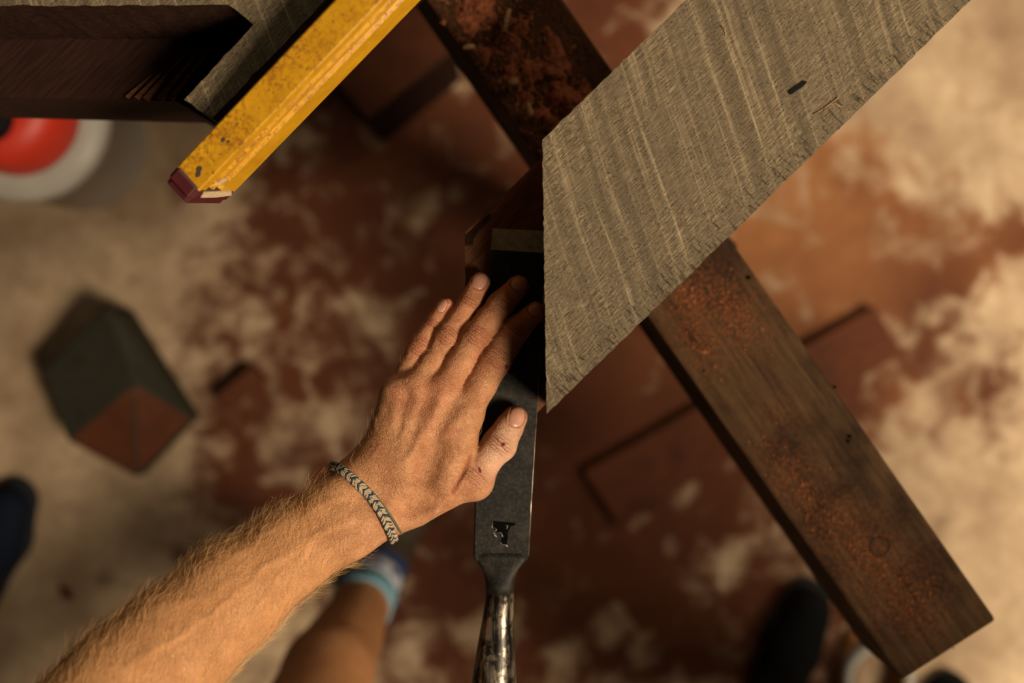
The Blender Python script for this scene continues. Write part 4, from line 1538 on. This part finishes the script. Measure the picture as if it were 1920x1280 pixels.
def body_rest():
    f = Field((-.3, -.5, .7), 0, 0.006)
    for ank, kn, hip in ((R_ANK, R_KNEE, R_HIP), (L_ANK, L_KNEE, L_HIP)):
        c1, c2 = ank + (kn - ank) * .22, ank + (kn - ank) * .62
        f.add(ank, c1, .036, .038, .01); f.add(c1, c2, .038, .055, .012); f.add(c2, kn, .055, .052, .012)
        bk = v3(0, -.014, 0)
        f.add(ank + (kn - ank) * .40 + bk, ank + (kn - ank) * .78 + bk, .040, .048, .015)
        f.ball(kn + v3(0, .012, .01), .048, .012)
        f.add(kn, hip, .054, .080, .015)
    f.add(ELB_L, L_SH, .041, .050, .012)
    f.add(L_SH, R_SH, .055, .055, .03)
    f.add(R_SH, ELB_R, .050, .040, .012); f.add(ELB_R, HAND_R + v3(.02, -.05, .005), .040, .027, .012)
    # right hand closed round the handle
    f.add(HAND_R + v3(.022, -.05, .005), HAND_R + v3(.030, .0, .004), .026, .026, .012)
    for k in range(4):
        y = -.030 + .021 * k
        f.add(HAND_R + v3(.032, y, .018), HAND_R + v3(.008, y, .036), .0125, .0115, .004)
        f.add(HAND_R + v3(.008, y, .036), HAND_R + v3(-.026, y, .022), .0115, .0105, .003)
        f.add(HAND_R + v3(-.026, y, .022), HAND_R + v3(-.032, y, -.008), .0105, .0095, .003)
    f.add(HAND_R + v3(.030, .028, .0), HAND_R + v3(.018, .062, .030), .0135, .012, .006)
    f.add(HAND_R + v3(.018, .062, .030), HAND_R + v3(.000, .085, .030), .012, .0100, .004)
    # neck and head
    f.add(v3(-.25, -.53, 1.12), v3(-.24, -.47, 1.22), .058, .055, .02)
    hc = v3(-.235, -.44, 1.31)
    f.ball(hc, .088, .02); f.add(hc + v3(0, .03, -.045), hc + v3(0, .055, -.075), .060, .045, .03)
    f.add(hc + v3(0, .088, -.005), hc + v3(0, .102, -.035), .010, .014, .012)
    for s in (-1, 1):
        f.ball(hc + v3(.088 * s, -.005, -.02), .020, .008)
        f.ball(hc + v3(.033 * s, .092, .004), .014, .008, 1, -1)
    f.add(hc + v3(-.022, .100, -.075), hc + v3(.022, .100, -.075), .0045, .0045, .004, 1, -1)
    return f.mesh()


def merge_body():
    """append the coarse remainder to the detailed arm so that the body is one mesh"""
    V2, Q2 = body_rest()
    n1 = len(hand_co)
    npoly = len(hand_me.polygons)
    loops = np.empty(npoly * 4, np.int32)
    hand_me.loops.foreach_get('vertex_index', loops)
    Q1 = loops.reshape(-1, 4)
    me = bpy.data.meshes.new('body')
    me.from_pydata(np.vstack([hand_co, V2]).tolist(), [], np.vstack([Q1, Q2 + n1]).tolist())
    for nm in ('red', 'pale', 'crease', 'blood', 'tan'):
        a1 = np.empty(n1, np.float32)
        hand_me.attributes[nm].data.foreach_get('value', a1)
        at = me.attributes.new(nm, 'FLOAT', 'POINT')
        at.data.foreach_set('value', np.concatenate([a1, np.full(len(V2), 0.45 if nm == 'tan' else 0.1 if nm == 'red' else 0, np.float32)]))
    me.materials.append(M['skin'])
    me.polygons.foreach_set('use_smooth', [True] * len(me.polygons))
    body.data = me


merge_body()


def field_part(name, f, mat, parent, inv):
    V, Q = f.mesh()
    o = from_py(name, V.tolist(), Q.tolist(), mat, parent, True)
    o.matrix_parent_inverse = inv
    return o


def clothes():
    f = Field((-.3, -.6, .9), 0, 0.008)
    f.add(v3(-.37, -.76, .88), v3(-.27, -.60, 1.06), .135, .14, .05)
    f.add(v3(-.46, -.74, .88), v3(-.36, -.56, 1.05), .10, .12, .05)
    f.add(v3(-.28, -.80, .88), v3(-.16, -.64, 1.06), .10, .12, .05)
    f.add(L_SH, R_SH, .068, .068, .03)
    f.add(L_SH, L_SH + (ELB_L - L_SH) * .60, .064, .060, .02)
    f.add(R_SH, R_SH + (ELB_R - R_SH) * .60, .064, .060, .02)
    field_part('shirt', f, M['shirt'], person, PINV)
    f = Field((-.3, -.6, .9), 0, 0.008)
    f.add(v3(-.45, -.80, .83), v3(-.29, -.80, .83), .125, .125, .04)
    for kn, hip in ((R_KNEE, R_HIP), (L_KNEE, L_HIP)):
        f.add(hip, kn + (hip - kn) * .26, .098, .078, .03)
    field_part('shorts', f, M['shorts'], person, PINV)
    f = Field((-.235, -.45, 1.3), 0, 0.006)
    hc = v3(-.235, -.44, 1.31)
    f.ball(hc + v3(0, -.014, .014), .092, .01); f.add(hc + v3(-.05, -.04, -.03), hc + v3(.05, -.04, -.03), .055, .055, .02)
    o = field_part('head_hair', f, M['handle'], person, PINV)


clothes()


def sock(ank, kn, seed):
    """banded knit sock: navy foot, white band with dots, pale blue cuff"""
    ax = kn - ank; ln = np.linalg.norm(ax); ax = ax / ln
    a = np.cross(ax, v3(1, 0, 0)); a /= np.linalg.norm(a); b = np.cross(ax, a)
    def band(name, h0, h1, mat, extra=0.0):
        rings = []
        for t in np.linspace(h0, h1, 5):
            c = ank + ax * t
            r = np.interp(t, [0, .085, .29], [.0385, .0410, .058]) + extra
            rings.append([Vector(c + r * (math.cos(q) * a + math.sin(q) * b)) for q in np.linspace(0, 2 * math.pi, 33)[:-1]])
        bm = bmesh.new(); loft(bm, rings)
        o = from_bm(name, bm, mat, person, True); o.matrix_parent_inverse = PINV
        return o
    root = band('sock', -.02, .024, M['sock_navy'])
    props(root, 'navy sock with a white band and a pale blue cuff')
    w = sub_part(band('sock_band', .024, .066, M['sock_white'], .0004), root)
    sub_part(band('sock_cuff', .066, .100, M['sock_cyan'], .0010), root)
    for k in range(10):
        q = 2 * math.pi * k / 10 + .25
        c = ank + ax * (.046 + .008 * (k % 2)) + (.0415) * (math.cos(q) * a + math.sin(q) * b)
        bm = bmesh.new()
        bmesh.ops.create_icosphere(bm, subdivisions=1, radius=.0055)
        bmesh.ops.translate(bm, verts=bm.verts, vec=c)
        o = from_bm('sock_dot', bm, M['sock_navy'], person, True); sub_part(o, root)


sock(R_ANK, R_KNEE, 1)
sock(L_ANK, L_KNEE, 2)


def shoe(heel, toe, mats, parent, inv, wide=.046, collar=True, name='shoe'):
    """low shoe from heel to toe along the floor, with a sole, a collar and laces"""
    heel, toe = v3(*heel, 0), v3(*toe, 0)
    ax = (toe - heel); ln = np.linalg.norm(ax); ax /= ln
    lt = v3(-ax[1], ax[0], 0)
    def at(s, l, z): return heel + ax * s * ln + lt * l + v3(0, 0, z)
    f = Field(tuple(heel), math.atan2(ax[1], ax[0]), 0.0035)
    f.add(at(.10, 0, .045), at(.30, 0, .050), .034, .036, .02)
    f.add(at(.30, 0, .052), at(.62, .004, .034), .038, .030, .02)
    f.add(at(.58, .010, .032), at(.86, .008, .030), .030, .026, .02)
    f.add(at(.58, -.012, .032), at(.84, -.006, .030), .030, .026, .02)
    f.add(at(.16, 0, .075), at(.34, 0, .078), .034, .032, .02)
    o = field_part(name, f, mats[0], parent, inv)
    f2 = Field(tuple(heel), math.atan2(ax[1], ax[0]), 0.0035)
    f2.add(at(.08, 0, .013), at(.35, 0, .013), .037, .034, .01, 2.6); f2.add(at(.35, 0, .013), at(.66, 0, .013), .034, .046, .01, 2.9)
    f2.add(at(.66, 0, .013), at(.88, .002, .013), .046, .036, .01, 2.9)
    s = sub_part(field_part('sole', f2, mats[1], parent, inv), o)
    for k in range(4):
        t = .42 + .07 * k
        p = [at(t, -.022, .070 - .05 * (t - .42)), at(t + .012, 0, .0785 - .07 * (t - .42)), at(t, .022, .070 - .05 * (t - .42))]
        V, Fc = tube_mesh([p], [.0022], 6)
        l = from_py('lace', V, Fc, mats[1], parent, True); sub_part(l, o)
    return o


M['shoe_olive'] = simple('olive_brown_shoe', (0.050, 0.034, 0.020), 0.8)
shoe((-.225, -.405), (-.125, -.165), (M['shoe_olive'], M['sole']), person, PINV)
shoe((-.850, -.455), (-.752, -.218), (M['shoe'], M['sole']), person, PINV)


# ------------------------------------------------------------------ second person standing at the near end of the beam
def build_bystander():
    root = empty('person', (.58, -.70, 0))
    inv = Matrix.Translation(-Vector(root.location))
    la, ra = v3(.392, -.545, .09), v3(.700, -.690, .09)
    pel = v3(.70, -.70, .92)
    lk, rk = v3(.485, -.60, .49), v3(.735, -.71, .49)
    lh, rh = pel + v3(-.10, .02, 0), pel + v3(.10, -.02, 0)
    ch = v3(.82, -.605, 1.30)
    ls, rs = ch + v3(-.17, .05, .08), ch + v3(.17, -.05, .08)
    lel, rel = v3(.69, -.58, 1.10), v3(.99, -.70, 1.12)
    lhd, rhd = v3(.77, -.43, 1.08), v3(.98, -.60, .92)
    f = Field((.58, -.7, .9), 0, 0.008)
    for e, hd, s in ((lel, lhd, 1), (rel, rhd, -1)):
        f.add(e, hd, .040, .028, .012)
        hx = (hd - e) / np.linalg.norm(hd - e)
        f.add(hd, hd + hx * .075, .030, .032, .012, 1)
        for k in range(4):
            o = v3(-.024 + .016 * k, .004, 0)
            f.add(hd + hx * .08 + o, hd + hx * .135 + o + v3(0, 0, -.01), .010, .009, .003)
            f.add(hd + hx * .135 + o + v3(0, 0, -.01), hd + hx * .155 + o + v3(0, 0, -.03), .009, .008, .003)
        f.add(hd + hx * .03 + v3(.03 * s, 0, 0), hd + hx * .085 + v3(.045 * s, .01, 0), .012, .010, .006)
    hc = v3(.80, -.63, 1.60)
    f.add(v3(.82, -.62, 1.38), v3(.81, -.64, 1.50), .058, .056, .02)
    f.ball(hc, .088, .02); f.add(hc + v3(-.02, .03, -.045), hc + v3(-.03, .05, -.08), .060, .045, .03)
    f.add(hc + v3(-.045, .075, -.01), hc + v3(-.052, .088, -.04), .010, .014, .012)
    for s in (-1, 1):
        f.ball(hc + v3(.077 * s - .01, .042 * s, -.02), .020, .008)
        f.ball(hc + v3(-.048 + .029 * s, .078 + .016 * s, .003), .013, .008, 1, -1)
    V, Q = f.mesh()
    b = from_py('body', V.tolist(), Q.tolist(), M['skin'], root, True); b.matrix_parent_inverse = inv
    f = Field((.58, -.7, .9), 0, 0.009)
    f.add(pel + v3(0, 0, .04), ch, .135, .15, .05)
    f.add(pel + v3(-.09, .02, .05), ch + v3(-.10, .03, 0), .10, .12, .05)
    f.add(pel + v3(.09, -.02, .05), ch + v3(.10, -.03, 0), .10, .12, .05)
    f.add(ls, rs, .068, .068, .03)
    f.add(ls, lel, .062, .052, .02); f.add(rs, rel, .062, .052, .02)
    o = field_part('sweater', f, M['shorts'], root, inv)
    f = Field((.58, -.7, .9), 0, 0.008)
    f.add(lh, rh, .125, .125, .04)
    for a, k, h in ((la, lk, lh), (ra, rk, rh)):
        f.add(h, k, .100, .070, .03); f.add(k, a + v3(0, 0, .01), .068, .060, .03)
    field_part('trousers', f, M['black'], root, inv)
    f = Field(tuple(hc), 0, 0.007)
    f.ball(hc + v3(.008, -.012, .014), .092, .01); f.add(hc + v3(-.03, -.06, -.03), hc + v3(.06, -.01, -.03), .05, .05, .02)
    field_part('head_hair', f, M['shoe_olive'], root, inv)
    shoe((.372, -.600), (.470, -.375), (M['black'], M['sole']), root, inv)
    shoe((.700, -.775), (.672, -.512), (M['black'], M['black']), root, inv)
    props(root, 'person in black trousers and black shoes standing by the near end of the brown beam', 'person')


build_bystander()


# ------------------------------------------------------------------ things lying on the floor
def hull(name, pts, mats, pick):
    bm = bmesh.new()
    for p in pts: bm.verts.new(p)
    bmesh.ops.convex_hull(bm, input=bm.verts)
    for v in [v for v in bm.verts if not v.link_faces]: bm.verts.remove(v)
    bmesh.ops.dissolve_limit(bm, angle_limit=0.03, verts=bm.verts, edges=bm.edges)
    bmesh.ops.recalc_face_normals(bm, faces=bm.faces)
    for f in bm.faces: f.material_index = pick(f)
    es = [e for e in bm.edges if len(e.link_faces) == 2 and e.calc_face_angle(0) > .25]
    bmesh.ops.bevel(bm, geom=es, offset=0.0025, segments=1, affect='EDGES', profile=0.5)
    return from_bm(name, bm, mats)


def Z(px, py, z): return P(px, py, H - z)


def pxy(p):
    d = H - p.z
    return 960 + p.x / d * F, 640 - p.y / d * F


# birdsmouth-cut offcut
tops = [Z(198, 575, .105), Z(78, 697, .075), Z(127, 826, .070), Z(252, 718, .115), Z(232, 603, .100), Z(361, 784, .040), Z(256, 895, .040)]
base = [Vector((p.x, p.y, 0.0)) for p in (tops[0], tops[1], tops[2], tops[5], tops[6])]
o = hull('timber_offcut', tops + base, [M['greywood'], M['redwood']], lambda f: 1 if pxy(f.calc_center_median())[1] > 765 and f.normal.z > .2 else 0)
props(o, 'large wedge-cut timber offcut with grey sides and a red sawn face', 'offcut')


def block(name, quad, z, z0, mats, label, cat):
    top = [Z(x, y, z) for x, y in quad]
    bm = bmesh.new()
    prism(bm, [Vector((p.x, p.y, z0)) for p in top], top, 0, 1 if len(mats) > 1 else 0)
    bevel(bm, 0.003, 1)
    o = from_bm(name, bm, mats)
    c = sum(top, Vector()) / len(top)
    e = top[1] - top[0]
    rebase(o, Matrix.Translation(Vector((c.x, c.y, z0))) @ Matrix.Rotation(math.atan2(e.y, e.x), 4, 'Z'))
    return props(o, label, cat)


block('timber_offcut', [(402, 742), (468, 686), (492, 710), (426, 767)], .035, 0, [M['redwood']], 'small red rectangular offcut lying beside the large wedge-cut one', 'offcut')
block('timber_offcut', [(588, 110), (762, -34), (856, 94), (690, 226)], .16, 0, [M['cut_dark'], M['redwood']], 'red square-topped offcut block on the floor behind the spirit level', 'offcut')  # dark sides: their shade is put into the side colour
block('timber_plank', [(1092, 884), (1640, 573), (1692, 662), (1160, 986)], .022, 0, [M['redwood']], 'dark plank lying on the floor, passing below the brown beam', 'plank')
block('wood_chip', [(106, 1100), (126, 1104), (136, 1126), (122, 1126)], .012, 0, [M['redwood']], 'tiny red chip alone on the pale floor near the forearm', 'wood chip')


def lathe(name, prof, c, mat, root, inv, seg=48):
    rings = [[Vector((c[0] + r * math.cos(t), c[1] + r * math.sin(t), z)) for t in np.linspace(0, 2 * math.pi, seg + 1)[:-1]] for r, z in prof]
    bm = bmesh.new(); loft(bm, rings)
    o = from_bm(name, bm, mat, root, True); o.matrix_parent_inverse = inv
    return o


def build_canister():
    c = (-.667, .307)
    root = empty('canister', (*c, 0))
    inv = Matrix.Translation(-Vector(root.location))
    lathe('drum', [(.100, .002), (.104, .008), (.110, .17), (.115, .172), (.116, .19), (.112, .20), (.080, .205)], c, M['greyplastic'], root, inv)
    lid = lathe('lid', [(.084, .203), (.084, .215), (.080, .262), (.070, .280), (.050, .286), (.001, .287)], c, M['redplastic'], root, inv)
    sub_part(lathe('knob', [(.030, .284), (.030, .300), (.026, .312), (.001, .314)], (c[0] + .005, c[1] - .024), M['black'], root, inv, 24), lid)
    props(root, 'round pale grey canister with a bright red lid and black knob', 'canister')


build_canister()


def build_tape():
    c = Z(1640, 1266, 0.02)
    root = empty('tape_roll', (c.x, c.y, 0))
    inv = Matrix.Translation(-Vector(root.location))
    ro, ri, h = .052, .037, .042
    rings = [[Vector((c.x + r * math.cos(t), c.y + r * math.sin(t), z)) for t in np.linspace(0, 2 * math.pi, 41)[:-1]] for r, z in ((ri, .002), (ro, .002), (ro + .001, .02), (ro, h), (ri + .003, h), (ri + .003, .002))]
    bm = bmesh.new(); loft(bm, rings, 0, False)
    o = from_bm('tape', bm, M['greyplastic'], root, True); o.matrix_parent_inverse = inv
    rings = [[Vector((c.x + r * math.cos(t), c.y + r * math.sin(t), z)) for t in np.linspace(0, 2 * math.pi, 41)[:-1]] for r, z in ((ri + .003, .001), (ri + .003, h + .0008), (ri, h + .0008), (ri, .001))]
    bm = bmesh.new(); loft(bm, rings, 0, False)
    o = from_bm('cardboard_core', bm, M['handle'], root, True); o.matrix_parent_inverse = inv
    props(root, 'pale roll of tape on the floor below the end of the brown beam', 'tape roll')
    pts = [Z(1612, 1165, .008), Z(1603, 1190, .008), Z(1586, 1220, .007), Z(1572, 1250, .006), Z(1566, 1280, .006), Z(1570, 1330, .006)]
    p = np.array([list(q) for q in pts])
    for _ in range(3):
        mid = (p[1:] + p[:-1]) / 2
        new = np.empty((len(p) + len(mid), 3)); new[0::2] = p; new[1::2] = mid
        new[1:-1] = .5 * new[1:-1] + .25 * (new[2:] + new[:-2]); p = new
    V, Fc = tube_mesh([p], [.0055], 8)
    M['orange'] = simple('orange_rubber', (0.48, 0.19, 0.05), 0.6)
    props(from_py('power_cord', V, Fc, M['orange'], None, True), 'orange cord lying between the tape roll and the black shoe', 'cord')


build_tape()
